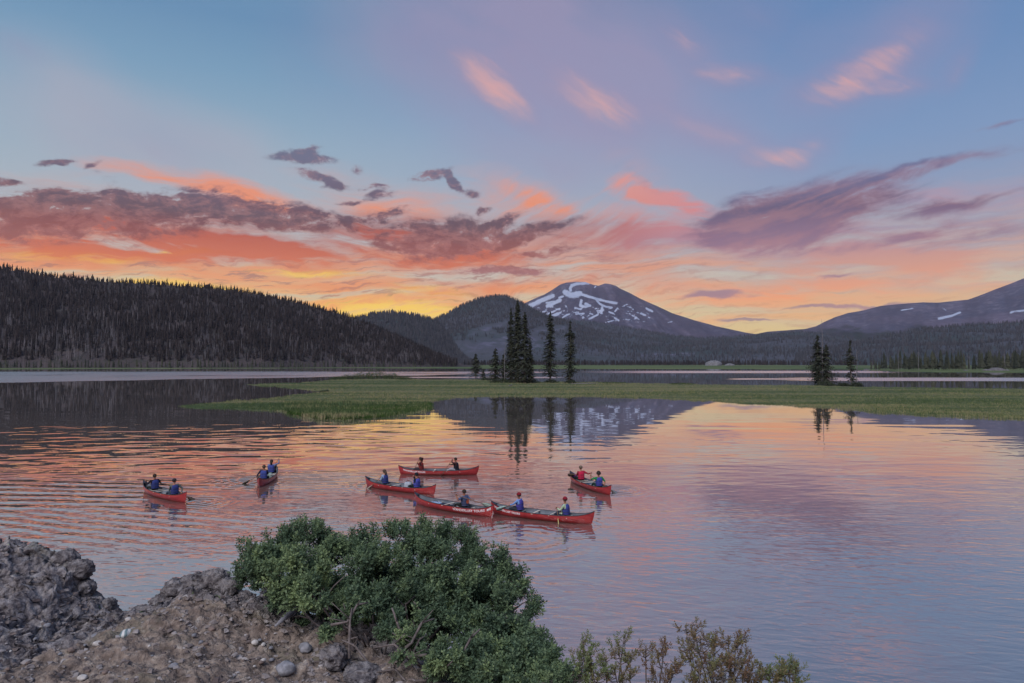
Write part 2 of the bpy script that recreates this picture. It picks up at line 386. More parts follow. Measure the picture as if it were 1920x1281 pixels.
# ------------------------------------------------------------------ lake
def b_water(t, b):
    t.n.remove(b)
    geo = t.node('ShaderNodeNewGeometry').outputs['Position']
    sp = t.node('ShaderNodeSeparateXYZ'); t.l.new(geo, sp.inputs[0])
    X, Y = sp.outputs[0], sp.outputs[1]
    # wind patches
    wob = t.noise(t.scale(geo, (.006, .012, 1)), 1, 5, .6)[0]
    wobs = t.mul(t.sub(wob, .5), 120.0)
    Yw = t.add(Y, wobs)
    leftp = t.mul(t.smooth(t.sub(Yw, t.math('MULTIPLY_ADD', X, 1.15, 455.0)), -14, 14), t.smooth(X, 60, 10))
    leftp = t.mul(leftp, t.mul(t.smooth(Yw, 640, 520), t.smooth(wob, .34, .44, .55, 1)))
    Yr = t.math('MULTIPLY_ADD', wobs, .25, Y)
    r1 = t.mul(t.mul(t.smooth(Yr, 262, 272), t.smooth(Yr, 338, 325)), t.smooth(t.math('DIVIDE', X, Y), .36, .46))
    r1b = t.mul(t.mul(t.smooth(Yr, 285, 292), t.smooth(Yr, 318, 306)), t.mul(t.smooth(t.math('DIVIDE', X, Y), .30, .34), t.smooth(t.math('DIVIDE', X, Y), .52, .48)))
    r2 = t.mul(t.mul(t.smooth(Yr, 470, 490), t.smooth(Yr, 640, 600)), t.mul(t.smooth(t.math('DIVIDE', X, Y), .0, .25), t.smooth(t.math('DIVIDE', X, Y), .62, .5)))
    r3 = t.mul(t.mul(t.smooth(Yr, 318, 324), t.smooth(Yr, 352, 346)), t.mul(t.smooth(t.math('DIVIDE', X, Y), -.2, -.14), t.smooth(t.math('DIVIDE', X, Y), .1, .05)))
    ruf = t.math('MAXIMUM', t.math('MAXIMUM', leftp, r1), t.math('MAXIMUM', t.math('MAXIMUM', r2, r3), r1b))
    # ripples: amplitudes in metres
    patch = t.noise(t.scale(geo, (.05, .09, 1)), 1, 4, .55)[0]
    pm = t.smooth(patch, .36, .66, .45, 1.0)
    near = t.smooth(t.math('MULTIPLY_ADD', wob, 30.0, Y), 112, 62)
    n1 = t.noise(t.scale(geo, (.65, 1.5, 1), rot=.16), 1.0, 1, .4, .5)[0]
    n2 = t.noise(t.scale(geo, (1.5, 3.6, 1), rot=-.22), 1.0, 1, .5, .6)[0]
    n3 = t.noise(t.scale(geo, (5, 9, 1), rot=.25), 1.0, 1, .5, .6)[0]
    ns_ = t.noise(t.scale(geo, (.24, .44, 1), rot=.05), 1.0, 1, .5, .3)[0]
    nm_ = t.noise(t.scale(geo, (.46, .85, 1), rot=-.12), 1.0, 1, .5, .4)[0]
    n0 = t.noise(t.scale(geo, (.05, .16, 1), rot=-.1), 1.0, 1, .5)[0]
    Yp = t.math('MULTIPLY_ADD', t.sub(wob, .5), 45.0, t.math('MULTIPLY_ADD', X, .12, Y))
    h = t.mul(n0, t.smooth(Yp, 110, 70, .006, .05))
    h = t.add(h, t.mul(ns_, t.mul(t.smooth(Yp, 90, 60, 0, .09), t.mul(t.smooth(Y, 30, 55, .15, 1), t.smooth(t.math('DIVIDE', X, Y), .0, -.30, .28, 1)))))
    h = t.add(h, t.mul(nm_, t.mul(pm, t.smooth(Yp, 84, 50, 0, .019))))
    h = t.add(h, t.mul(n1, t.mul(pm, t.smooth(Yp, 56, 34, 0, .022))))
    h = t.add(h, t.mul(n2, t.mul(pm, t.smooth(Y, 44, 22, 0.0004, .024))))
    h = t.add(h, t.mul(n3, t.mul(pm, t.smooth(Y, 26, 12, 0, .005))))
    # canoe wakes: long parallel ripples
    def wake(cx, cy, a, bb, rot, lam, amp, wr):
        m = t.blob(geo, (cx, cy), a, bb, rot)
        w = t.node('ShaderNodeTexWave', wave_type='BANDS', bands_direction='Y', wave_profile='SIN')
        t.l.new(t.scale(geo, (1, 1, 1), rot=-wr), w.inputs[0])
        w.inputs['Scale'].default_value = 0.314 / lam * 1.0
        w.inputs['Distortion'].default_value = 7.0; w.inputs['Detail'].default_value = 2
        w.inputs['Detail Scale'].default_value = .22; w.inputs['Detail Roughness'].default_value = .5
        return t.mul(t.smooth(m, 0, .6), t.mul(w.outputs['Fac'], amp))
    for args in WAKES: h = t.add(h, wake(*args))
    for c_, rad_, lam, amp in RINGS:
        m = t.blob(geo, (c_.x, c_.y), rad_, rad_, 0)
        w = t.node('ShaderNodeTexWave', wave_type='RINGS', rings_direction='Z', wave_profile='SIN')
        t.l.new(t.scale(geo, (1, 1, 1), (-c_.x, -c_.y, 0)), w.inputs[0])
        w.inputs['Scale'].default_value = .314 / lam; w.inputs['Distortion'].default_value = .6; w.inputs['Detail'].default_value = 1
        h = t.add(h, t.mul(t.smooth(m, 0, .7), t.mul(w.outputs['Fac'], amp)))
    ns = t.node('ShaderNodeBump'); ns.inputs['Distance'].default_value = 1.0; ns.inputs['Strength'].default_value = 1.0
    t.put(ns.inputs['Height'], h)
    rough = t.linmap(ruf, 0, 1, .012, .23)
    gl = t.node('ShaderNodeBsdfAnisotropic') if False else t.node('ShaderNodeBsdfGlossy')
    t.put(gl.inputs['Roughness'], rough); gl.inputs['Color'].default_value = (.97, .97, .98, 1)
    t.l.new(ns.outputs[0], gl.inputs['Normal'])
    df = t.node('ShaderNodeBsdfDiffuse')
    t.put(df.inputs['Color'], t.mix(t.smooth(patch, .35, .65), (.125, .108, .095, 1), (.175, .145, .125, 1)))
    fr = t.node('ShaderNodeLayerWeight'); fr.inputs['Blend'].default_value = .5
    t.l.new(ns.outputs[0], fr.inputs['Normal'])
    mx = t.node('ShaderNodeMixShader'); t.put(mx.inputs[0], t.math('MULTIPLY_ADD', t.math('POWER', fr.outputs['Facing'], 2.4), .72, .22))
    t.l.new(df.outputs[0], mx.inputs[1]); t.l.new(gl.outputs[0], mx.inputs[2])
    out = [n for n in t.n if n.type == 'OUTPUT_MATERIAL'][0]
    t.l.new(mx.outputs[0], out.inputs[0])
wl = on(120, 925); wl2 = on(170, 985); wl3 = on(640, 900)
RINGS = [(on(1158, 920), 2.6, .45, .012), (on(1068, 985), 2.4, .4, .010), (on(462, 905), 3.2, .5, .014), (on(372, 942), 2.6, .45, .012), (on(826, 893), 2.4, .45, .010), (on(980, 1010), 5.0, .7, .012), (on(690, 915), 2.4, .45, .010)]
WAKES = [(wl.x, wl.y, 11, 7, 0, 1.3, .020, R(6)), (wl2.x, wl2.y, 9, 6, 0, .9, .014, R(22)), (wl3.x, wl3.y, 12, 5, 0, .5, .008, R(8))]
M_water = mat('lake_water', b_water)
V = [(-9000, -60, 0), (9000, -60, 0), (9000, 12500, 0), (-9000, 12500, 0)]
lake = obj('lake_water', mesh('lake_water', V, [(0, 1, 2, 3)], M_water)); tag(lake, kind='structure')

# ------------------------------------------------------------------ hills and mountains
def interp(pts, x):
    a = np.array(pts, float)
    return np.interp(x, a[:, 0], a[:, 1])
cP, sP = math.cos(PITCH), math.sin(PITCH)
def ray_np(px, py):
    u, v = (np.asarray(px, float) - 960) / FPX, (640.5 - np.asarray(py, float)) / FPX
    y, z = cP - v * sP, sP + v * cP
    return u / y, z / y
class Ridge:
    """terrain rising from a foot line to a ridge line and down behind it"""
    def __init__(s, prof, yf, yr, shape=1.0, namp=8.0, nscale=1 / 160., seed=0, rough=2.0, z0=0.3):
        s.prof, s.yf, s.yr, s.shape, s.namp, s.ns, s.seed, s.rough, s.z0 = prof, yf, yr, shape, namp, nscale, seed, rough, z0
    def pos(s, px, t):
        px = np.asarray(px, float); t = np.asarray(t, float)
        yf, yr = interp(s.yf, px), interp(s.yr, px)
        u, zz = ray_np(px, interp(s.prof, px))
        Y = yf + (yr - yf) * t
        H = CAM_H + zz * yr - s.z0
        H = np.maximum(H, 0.5)
        up = np.clip(t, 0, 1) ** s.shape
        up = up * (1 - 0.12 * np.sin(PI * np.clip(t, 0, 1)))
        dn = np.clip(t - 1, 0, 3) / 1.2
        f = np.where(t <= 1, up, np.maximum(1 - dn ** 1.3, -.05))
        X = u * Y
        w = 4 * np.clip(t, 0, 1) * (1 - np.clip(t, 0, 1)) + .0
        nz = fbm(X * s.ns, Y * s.ns, 0, 6, s.seed, .52, True) * s.namp * w
        nz = nz + fbm(X * s.ns * 5, Y * s.ns * 5, 0, 4, s.seed + 9, .55) * s.rough * (w * .8 + .2)
        Z = s.z0 + H * f + nz * np.clip(H / 60, 0, 1)
        return X, Y, Z
    def build(s, name, x0, x1, step, rows, m, attr=None, tmax=2.1):
        px = np.arange(x0, x1 + step, step); nf = int(rows * .8)
        tt = np.concatenate([np.linspace(0, 1, nf), np.linspace(1, tmax, rows - nf + 1)[1:]])
        PX, T = np.meshgrid(px, tt)
        X, Y, Z = s.pos(PX, T)
        Z[0, :] = -1.0
        V = np.stack([X, Y, Z], -1).reshape(-1, 3)
        at_ = {}
        if attr: at_ = attr(PX.ravel(), T.ravel(), V)
        o = obj(name, mesh(name, V, grid_faces(len(tt), len(px)), m, smooth=True, attrs=at_))
        return tag(o, kind='structure')

def b_hill(c1, c2, c3, sc, snow=False, patches=None):
    def f(t, b):
        geo = t.node('ShaderNodeNewGeometry').outputs['Position']
        a = t.noise(t.scale(geo, (sc, sc, sc * 1.8)), 1, 8, .62)[0]
        g = t.noise(t.scale(geo, (sc * 12, sc * 12, sc * 5)), 1, 5, .65)[0]
        c = t.mix(t.smooth(a, .38, .62), (*c1, 1), (*c2, 1))
        c = t.mix(t.smooth(g, .45, .72, 0, .8), c, (*c3, 1))
        if patches is not None:
            at_ = t.node('ShaderNodeAttribute', attribute_name='patch').outputs['Fac']
            e = t.math('MULTIPLY_ADD', t.sub(g, .5), 1.1, at_)
            c = t.mix(t.smooth(e, .3, .7), c, t.mix(t.smooth(a, .35, .65), (*patches, 1), (*[q * .55 for q in patches], 1)))
        if snow:
            s_ = t.node('ShaderNodeAttribute', attribute_name='snow').outputs['Fac']
            e = t.math('MULTIPLY_ADD', t.sub(g, .5), .8, s_)
            gu = t.node('ShaderNodeAttribute', attribute_name='gully').outputs['Fac']
            c = t.mix(t.smooth(gu, .1, .7, 0, .7), c, (.055, .050, .075, 1))
            c = t.mix(t.smooth(e, .36, .66), c, (.40, .45, .56, 1))
        t.put(b.inputs['Base Color'], c)
        bump(t, b, t.add(t.mul(a, 40.0), t.mul(g, 9.0)), 1.0, .8)
    return f
DARKF = (.030, .038, .030)
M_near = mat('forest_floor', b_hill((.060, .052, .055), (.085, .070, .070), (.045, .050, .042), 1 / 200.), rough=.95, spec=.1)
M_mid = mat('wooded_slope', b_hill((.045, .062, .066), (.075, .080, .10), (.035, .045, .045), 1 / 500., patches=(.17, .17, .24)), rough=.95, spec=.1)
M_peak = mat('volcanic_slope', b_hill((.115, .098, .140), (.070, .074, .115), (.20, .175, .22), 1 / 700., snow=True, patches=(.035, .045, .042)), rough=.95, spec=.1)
M_ground = None
def b_shore(t, b):
    geo = t.node('ShaderNodeNewGeometry').outputs['Position']
    a = t.noise(t.scale(geo, (.004, .02, 1)), 1, 6, .6)[0]
    c = t.mix(t.smooth(a, .38, .62), (.05, .085, .035, 1), (.14, .17, .075, 1))
    t.put(b.inputs['Base Color'], c)
M_shore = mat('shore_meadow', b_shore, rough=.95, spec=.1)

# far shore sheet
edge_pts = [(-900, 693), (0, 692.5), (300, 691.5), (600, 690), (860, 691), (1000, 691.5), (1300, 692), (1600, 693), (1660, 696), (1750, 698), (1920, 699), (2600, 701)]
px = np.arange(-1400, 3300, 8.0)
py = interp(edge_pts, px) + fbm(px / 40, 0, 0, 4, 3) * .45
u, zz = ray_np(px, py)
Y0 = -CAM_H / zz
rows_ = []
for k, yy in enumerate([0, 3, 15, 60, 9000]):
    YY = Y0 + yy if yy < 5000 else np.full_like(Y0, 12000.)
    rows_.append(np.stack([u * YY, YY, np.full_like(YY, [-.3, .15, .3, .45, .5][k])], -1))
shore = obj('shore_ground', mesh('shore_ground', np.concatenate(rows_), grid_faces(5, len(px)), M_shore)); tag(shore, kind='structure')

def lines_attr(lines, PX, PY):
    """soft mask of thick strokes given in photograph pixels of the slope they lie on"""
    m = np.zeros_like(PX)
    for L in lines:
        pts, w = L
        for (x1, y1), (x2, y2) in zip(pts[:-1], pts[1:]):
            dx, dy = x2 - x1, y2 - y1
            l2 = dx * dx + dy * dy + 1e-6
            tt = np.clip(((PX - x1) * dx + (PY - y1) * dy) / l2, 0, 1)
            d = np.hypot(PX - x1 - tt * dx, PY - y1 - tt * dy)
            m = np.maximum(m, np.clip(1 - d / (2 * w), 0, 1))
    return m
def to_px(V):
    x, y, z = V[:, 0], V[:, 1], V[:, 2] - CAM_H
    dpt = y * cP + z * sP; up = -y * sP + z * cP
    return 960 + x / dpt * FPX, 640.5 - up / dpt * FPX

# left forest hill
hill_prof = [(-900, 516), (-500, 496), (-200, 486), (0, 503), (94, 520), (200, 529), (281, 533), (398, 541), (450, 547), (510, 558), (562, 569), (656, 594), (703, 613), (773, 642), (844, 675), (870, 684), (900, 687)]
hill = Ridge(hill_prof, [(-900, 880), (0, 900), (500, 960), (900, 1200)], [(-900, 1350), (0, 1330), (500, 1330), (900, 1330)], .85, 10, 1 / 120., 3, 1.5)
hill.build('forest_hill', -900, 900, 6, 46, M_near)

small = Ridge([(600, 640), (660, 600), (700, 590), (730, 587), (760, 589), (790, 595), (820, 603), (850, 640), (880, 676), (900, 684)], [(600, 2000), (900, 2100)], [(600, 2700), (900, 2700)], .8, 14, 1 / 300., 5, 3)
small.build('distant_hill', 600, 900, 3, 40, M_mid, lambda a, b, V: {'patch': np.zeros(len(V))})

def mid_attr(PX, T, V):
    x, y = to_px(V)
    L = [([(800, 672), (860, 655), (930, 642), (1000, 636)], 16), ([(880, 628), (930, 612), (960, 600)], 7), ([(930, 655), (1010, 650), (1060, 640)], 12), ([(1000, 622), (1060, 615)], 6)]
    return {'patch': lines_attr(L, x, y) * (.75 + .5 * fbm(x / 12, y / 5, 0, 4, 8)) * .62}
midh = Ridge([(760, 625), (800, 607), (835, 590), (870, 571), (900, 560), (925, 555), (950, 556), (975, 566), (1000, 581), (1030, 594), (1060, 603), (1100, 616), (1160, 636), (1240, 664)], [(760, 2300), (1240, 2600)], [(760, 3500), (1240, 3900)], .8, 26, 1 / 450., 7, 4)
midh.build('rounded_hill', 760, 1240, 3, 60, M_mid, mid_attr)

foot = Ridge([(980, 600), (1020, 596), (1060, 599), (1100, 602), (1150, 610), (1200, 619), (1260, 629), (1320, 634), (1380, 631), (1420, 629), (1460, 625), (1500, 622), (1560, 630), (1640, 640), (1700, 646)], [(980, 2700), (1700, 2500)], [(980, 4600), (1300, 4700), (1700, 4300)], .75, 30, 1 / 600., 11, 5)
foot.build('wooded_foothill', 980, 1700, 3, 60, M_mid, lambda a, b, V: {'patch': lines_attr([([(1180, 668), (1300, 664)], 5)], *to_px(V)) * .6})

SNOW = [([(1104, 531), (1085, 532), (1072, 535), (1069, 541), (1070, 545)], 2.6), ([(1060, 548), (1066, 552), (1076, 553), (1086, 551)], 5.5), ([(1086, 551), (1100, 555), (1120, 561), (1140, 566), (1156, 569)], 2.3),
        ([(1118, 562), (1124, 570), (1136, 575), (1147, 577)], 1.9), ([(994, 574), (1010, 566), (1024, 560), (1036, 555)], 4.0), ([(984, 577), (1000, 571)], 2.5), ([(1048, 558), (1056, 556)], 1.7),
        ([(1026, 574), (1036, 570), (1050, 563)], 3.2), ([(1024, 568), (1040, 565)], 1.5), ([(1090, 564), (1088, 573), (1096, 576), (1106, 573), (1098, 570)], 2.6), ([(1078, 577), (1090, 581)], 1.2),
        ([(1129, 578), (1128, 585)], 2.6), ([(1120, 583), (1132, 582)], 1.4), ([(1112, 578), (1120, 579)], 1.2), ([(1142, 585), (1150, 588)], 1.7), ([(1158, 578), (1153, 584)], 1.5), ([(1212, 578), (1223, 584)], 1.8),
        ([(1201, 588), (1210, 591)], 1.6), ([(1180, 588), (1190, 594), (1198, 599)], 1.1), ([(1152, 596), (1160, 601)], 1.6), ([(1105, 598), (1121, 590)], 1.6), ([(1106, 588), (1112, 590)], 1.1), ([(1080, 589), (1095, 588)], 1.4),
        ([(1012, 587), (1024, 583)], 1.1), ([(1022, 591), (1036, 585), (1050, 579)], 1.4), ([(1030, 594), (1044, 588), (1058, 583)], 1.4), ([(1053, 598), (1060, 592), (1068, 589)], 1.5), ([(1038, 592), (1048, 590)], 1.3), ([(1060, 573), (1062, 575)], 1.2),
        ([(1216, 595), (1218, 596)], 1.1), ([(1253, 605), (1260, 603)], 1.1), ([(1136, 605), (1150, 601)], 1.2), ([(990, 584), (1000, 586)], 1.0), ([(1115, 539), (1117, 537)], 1.2), ([(1170, 573), (1176, 571)], .9)]
def peak_attr(PX, T, V):
    x, y = to_px(V)
    sn = lines_attr(SNOW, x, y)
    fo = sst(y, interp([(960, 590), (1040, 600), (1100, 604), (1200, 626), (1400, 640)], x) - 6, interp([(960, 590), (1040, 600), (1100, 604), (1200, 626), (1400, 640)], x) + 8)
    zone = sst(x, 985, 1010) * sst(x, 1240, 1200) * sst(y, 568, 578) * sst(y, interp([(1000, 592), (1100, 604), (1230, 612)], x), interp([(1000, 588), (1100, 596), (1230, 604)], x))
    st = fbm((x + y * 1.4) / 9, (y - x * .35) / 2.2, 0, 3, 12)
    sn = np.maximum(sn, np.clip((st - .18) * 2.6, 0, .75) * zone)
    gu = fbm((x - 1110) / (14 + np.abs(y - 528) * .35) * 2.2 + 40, y / 60, 0, 4, 14, .6, True) * .7 + .35
    return {'snow': sn, 'patch': fo * .9, 'gully': gu * sst(y, 530, 545)}
peak = Ridge([(930, 606), (950, 592), (975, 573), (1000, 561), (1020, 553), (1035, 544), (1050, 534), (1062, 530), (1080, 528.5), (1098, 529), (1103, 531), (1112, 534), (1122, 536), (1135, 531.5), (1145, 533), (1155, 536), (1162, 541), (1180, 549), (1200, 560), (1230, 573), (1260, 587), (1300, 600), (1340, 611), (1380, 620), (1400, 624), (1450, 632), (1520, 645)],
             [(930, 5000), (1520, 5000)], [(930, 7200), (1520, 7200)], .92, 95, 1 / 520., 21, 10)
peak.build('snowy_mountain', 930, 1520, 1.5, 150, M_peak, peak_attr)

def rp_attr(PX, T, V):
    x, y = to_px(V)
    S = [([(1760, 598), (1785, 592), (1800, 586)], 2.2), ([(1895, 586), (1920, 582), (1960, 584)], 2.2), ([(1775, 583), (1768, 578)], 1.2), ([(1690, 582), (1712, 578)], 1.2)]
    fo = sst(y, 592, 640) * .9
    return {'snow': lines_attr(S, x, y) * .9, 'patch': fo + fbm(x / 40, y / 9, 0, 4, 5) * .35, 'gully': fbm(x / 26, y / 30, 0, 5, 15, .6, True) * .5 + .2}
rpk = Ridge([(1380, 636), (1410, 628), (1440, 622), (1480, 619), (1510, 617), (1530, 612), (1545, 604), (1565, 595), (1590, 587), (1620, 582), (1650, 574), (1690, 570), (1730, 567), (1760, 567.5), (1785, 565), (1815, 562), (1840, 553), (1870, 541), (1895, 532), (1920, 522), (1980, 497), (2040, 480), (2120, 500), (2300, 560), (2700, 640)],
            [(1380, 3900), (2700, 3600)], [(1380, 6000), (2700, 6000)], .85, 50, 1 / 600., 31, 6)
rpk.build('right_mountain', 1380, 2700, 3, 80, M_peak, rp_attr)
rfoot = Ridge([(1480, 668), (1560, 652), (1640, 634), (1720, 618), (1800, 611), (1920, 604), (2100, 600), (2600, 620)], [(1480, 2100), (2600, 1500)], [(1480, 3200), (2600, 3000)], .8, 25, 1 / 400., 41, 4)
rfoot.build('wooded_rise', 1480, 2600, 4, 50, M_mid, lambda a, b, V: {'patch': fbm(V[:, 0] / 300, V[:, 1] / 300, 0, 4, 2) * .2})

# ------------------------------------------------------------------ forests
def b_tree(c, amt=.35):
    def f(t, b):
        r_ = t.node('ShaderNodeAttribute', attribute_name='tint').outputs['Fac']
        ob = t.node('ShaderNodeObjectInfo').outputs['Random']
        v = t.math('FRACT', t.add(r_, ob))
        a = tuple(x * (1 - amt) for x in c); bb = (c[0] * (1 + amt) * 1.15, c[1] * (1 + amt), c[2] * (1 + amt) * .9)
        t.put(b.inputs['Base Color'], t.mix(v, (*a, 1), (*bb, 1)))
    return f
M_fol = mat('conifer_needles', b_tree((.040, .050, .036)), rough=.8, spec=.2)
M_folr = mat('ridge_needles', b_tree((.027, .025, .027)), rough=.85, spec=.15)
M_fol_haze = mat('haze_tinted_needles', b_tree((.052, .060, .074)), rough=.85, spec=.1)  # extra haze put into the needle colour: paler and bluer for far trees
M_bark = mat('grey_bark', color=(.17, .15, .14), rough=.9, spec=.1, noise=(8, .35))
M_snag = mat('bleached_snag', color=(.20, .19, .20), rough=.9, spec=.1, noise=(4, .3))

def low_tree(seed, tiers=4, sides=5, slim=1.0):
    r = random.Random(seed); V = []; F = []; mi = []
    for k in range(tiers):
        z0 = .12 + .80 * k / tiers; z1 = min(1.0, z0 + .95 / tiers + .14) if k < tiers - 1 else 1.0
        rad = .17 * slim * (1 - z0) ** .75 + .012
        n = len(V); a0 = r.random() * 6
        V.append((r.uniform(-.01, .01), r.uniform(-.01, .01), z1))
        for i in range(sides):
            a = a0 + 2 * PI * i / sides; q = rad * r.uniform(.6, 1.3)
            V.append((q * math.cos(a), q * math.sin(a), z0 + r.uniform(-.05, .03)))
        for i in range(sides): F.append((n, n + 1 + i, n + 1 + (i + 1) % sides)); mi.append(0)
    n = len(V)
    for a in (0, 2.1, 4.2): V.append((.012 * math.cos(a), .012 * math.sin(a), -.03))
    V.append((0, 0, .5))
    F += [(n, n + 1, n + 3), (n + 1, n + 2, n + 3), (n + 2, n, n + 3)]; mi += [1, 1, 1]
    return np.array(V), np.array(F), np.array(mi)
def snag(seed, w=.020):
    r = random.Random(seed); V = []; F = []
    for z, q in ((-.03, w), (.55, w * .7), (1, w * .25)):
        for a in (0, 2.1, 4.2): V.append((q * math.cos(a), q * math.sin(a), z))
    for k in (0, 3):
        for i in range(3): j = (i + 1) % 3; F += [(k + i, k + j, k + 3 + j), (k + i, k + 3 + j, k + 3 + i)]
    for _ in range(5):
        z = r.uniform(.3, .9); a = r.random() * 6; L = r.uniform(.03, .07); n = len(V)
        V += [(0, 0, z), (0, 0, z + .012), (L * math.cos(a), L * math.sin(a), z - .02)]; F.append((n, n + 1, n + 2))
    return np.array(V), np.array(F), np.full(len(F), 2)
TPL = [low_tree(i, 4 + i % 2, 5, s) for i, s in enumerate((.8, 1.0, .7, .95, .6, 1.1))]
SNG = [snag(i) for i in range(3)]
def forest(name, xyz, hts, kinds, label=None, fm=None):
    assert len(xyz) == len(hts)
    Vs, Fs, Ms, Ts = [], [], [], []; n = 0
    for T_id in sorted(set(kinds.tolist())):
        tv, tf, tm = (TPL[T_id] if T_id < 10 else SNG[T_id - 10])
        s = np.where(kinds == T_id)[0]
        if not len(s): continue
        a = rng.random(len(s)) * 6.28
        c, q = np.cos(a)[:, None], np.sin(a)[:, None]
        H = hts[s][:, None]
        w = H if T_id < 10 else np.maximum(H, 8)
        x = (tv[:, 0] * c - tv[:, 1] * q) * w + xyz[s, 0][:, None]
        y = (tv[:, 0] * q + tv[:, 1] * c) * w + xyz[s, 1][:, None]
        z = tv[:, 2] * H + xyz[s, 2][:, None]
        Vs.append(np.stack([x, y, z], -1).reshape(-1, 3))
        off = (np.arange(len(s)) * len(tv))[:, None, None] + n
        Fs.append((tf[None] + off).reshape(-1, 3)); Ms.append(np.tile(tm, len(s)))
        Ts.append(np.repeat(rng.random(len(s)), len(tv)))
        n += len(s) * len(tv)
    o = obj(name, mesh(name, np.concatenate(Vs), np.concatenate(Fs), [fm or M_folr, M_bark, M_snag], fmat=np.concatenate(Ms), attrs={'tint': np.concatenate(Ts)}))
    return tag(o, label, 'forest', kind='stuff')

n = 15000
PXt = rng.uniform(-420, 858, n); Tt = rng.uniform(0.03, 1.12, n) 
X, Y, Z = hill.pos(PXt, Tt)
dens = fbm(X / 60, Y / 60, 0, 4, 77)
hts = rng.uniform(9, 16, n) * (1 + .25 * dens) * (1 - .25 * sst(Tt, .7, 1.0)) * (1 - .35 * sst(PXt, 450, 800)) * rng.choice([1, 1, 1, .7, 1.25], n)
kinds = rng.integers(0, 6, n)
sg = (fbm(X / 45, Y / 90, 0, 3, 55) + .75 * fbm(X / 9, Y / 30, 0, 2, 8) + .35 * (1 - Tt) + .5 * np.exp(-((PXt - 150) / 60) ** 2) * sst(Tt, .5, .2) + .4 * np.exp(-((PXt - 385) / 40) ** 2) * sst(Tt, .4, .2) > .58) & (Tt < .62)
kinds = np.where(sg & (rng.random(n) < .5), 10 + rng.integers(0, 3, n), kinds)
kinds = np.where(rng.random(n) < .05, 10 + rng.integers(0, 3, n), kinds)
forest('hill_forest', np.stack([X, Y, Z], -1), hts, kinds, 'dark conifer forest with bleached dead trunks covering the left hill')

def far_forest(name, ridge, x0, x1, n, hmin, hmax, label, t0=0.02, t1=1.05, tpow=1.0):
    p = rng.uniform(x0, x1, n); t = t0 + (t1 - t0) * rng.random(n) ** tpow
    X, Y, Z = ridge.pos(p, t)
    if ridge is midh:
        ok = mid_attr(None, None, np.stack([X, Y, Z], -1))['patch'] < .25; X, Y, Z = X[ok], Y[ok], Z[ok]; n = len(X)
    k = rng.integers(0, 6, n)
    return forest(name, np.stack([X, Y, Z - .5], -1), rng.uniform(hmin, hmax, n), k, label, M_fol_haze)
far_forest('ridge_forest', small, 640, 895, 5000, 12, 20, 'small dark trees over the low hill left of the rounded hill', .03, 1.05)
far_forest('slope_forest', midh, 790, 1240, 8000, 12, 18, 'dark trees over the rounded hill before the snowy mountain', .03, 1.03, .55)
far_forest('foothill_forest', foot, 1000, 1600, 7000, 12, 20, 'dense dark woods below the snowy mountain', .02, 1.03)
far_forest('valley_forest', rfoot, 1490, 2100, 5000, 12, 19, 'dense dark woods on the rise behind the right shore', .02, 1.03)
# dark tree belt at the foot of the far slopes
p = rng.uniform(870, 1640, 1600); Yb = rng.uniform(1900, 2300, 1600); u, _ = ray_np(p, 681)
forest('lakeside_forest', np.stack([u * Yb, Yb, np.full(1600, .4)], -1), rng.uniform(9, 19, 1600), rng.integers(0, 6, 1600), 'dark belt of trees along the far meadow in the middle')

# individual trees along the two shores
TM = []
for i, (tv, tf, tm) in enumerate([low_tree(50 + k, 8, 7, .62 + .12 * (k % 4)) for k in range(8)] ):
    TM.append(mesh('pine_tree', tv, tf, [M_fol, M_bark], fmat=tm, attrs={'tint': np.full(len(tv), i / 8.)}))
SM = [mesh('dead_tree', tv, tf, [M_snag, M_snag, M_snag]) for tv, tf, tm in (snag(70, .009), snag(71, .009), snag(72, .009))]
def shore_tree(px, Yd, z, H, dead, lab, cat, grp):
    u, _ = ray_np(px, 681)
    o = obj('dead_tree' if dead else 'pine_tree', random.choice(SM if dead else TM))
    o.location = (float(u) * Yd, Yd, z); o.scale = (H * random.uniform(.75, 1.1),) * 2 + (H,)
    if dead: o.scale = (H * 1.3, H * 1.3, H)
    o.rotation_euler = (random.uniform(-.03, .03), random.uniform(-.03, .03), random.random() * 6.28)
    tag(o, lab, cat, grp)
random.seed(11)
for i in range(125):
    px_ = 1632 + (i + random.random()) * 3.2
    Yd = random.uniform(600, 660) if px_ > 1665 else random.uniform(660, 700)
    dead = random.random() < .22
    H = random.uniform(11, 20) * (0.6 if px_ < 1650 else 1)
    if dead: shore_tree(px_, Yd, .2, H * 1.05, True, 'bare grey dead trunk in the tree row on the right shore', 'tree', 'dead trunks on the right shore')
    else: shore_tree(px_, Yd, .2, H, False, 'dark narrow conifer in the row along the right shore', 'tree', 'conifers along the right shore')
for i in range(150):
    px_ = -30 + (i + random.random()) * 5.9
    Yd = float(interp(hill.yf, px_)) + random.uniform(-22, 6)
    dead = random.random() < .12
    H = random.uniform(8, 14) * (1 - .3 * max(0, (px_ - 500) / 400))
    if dead: shore_tree(px_, Yd, .2, H * 1.1, True, 'pale dead trunk at the foot of the left forest hill', 'tree', 'dead trunks below the left hill')
    else: shore_tree(px_, Yd, .2, H, False, 'dark conifer at the water edge below the left forest hill', 'tree', 'conifers below the left hill')

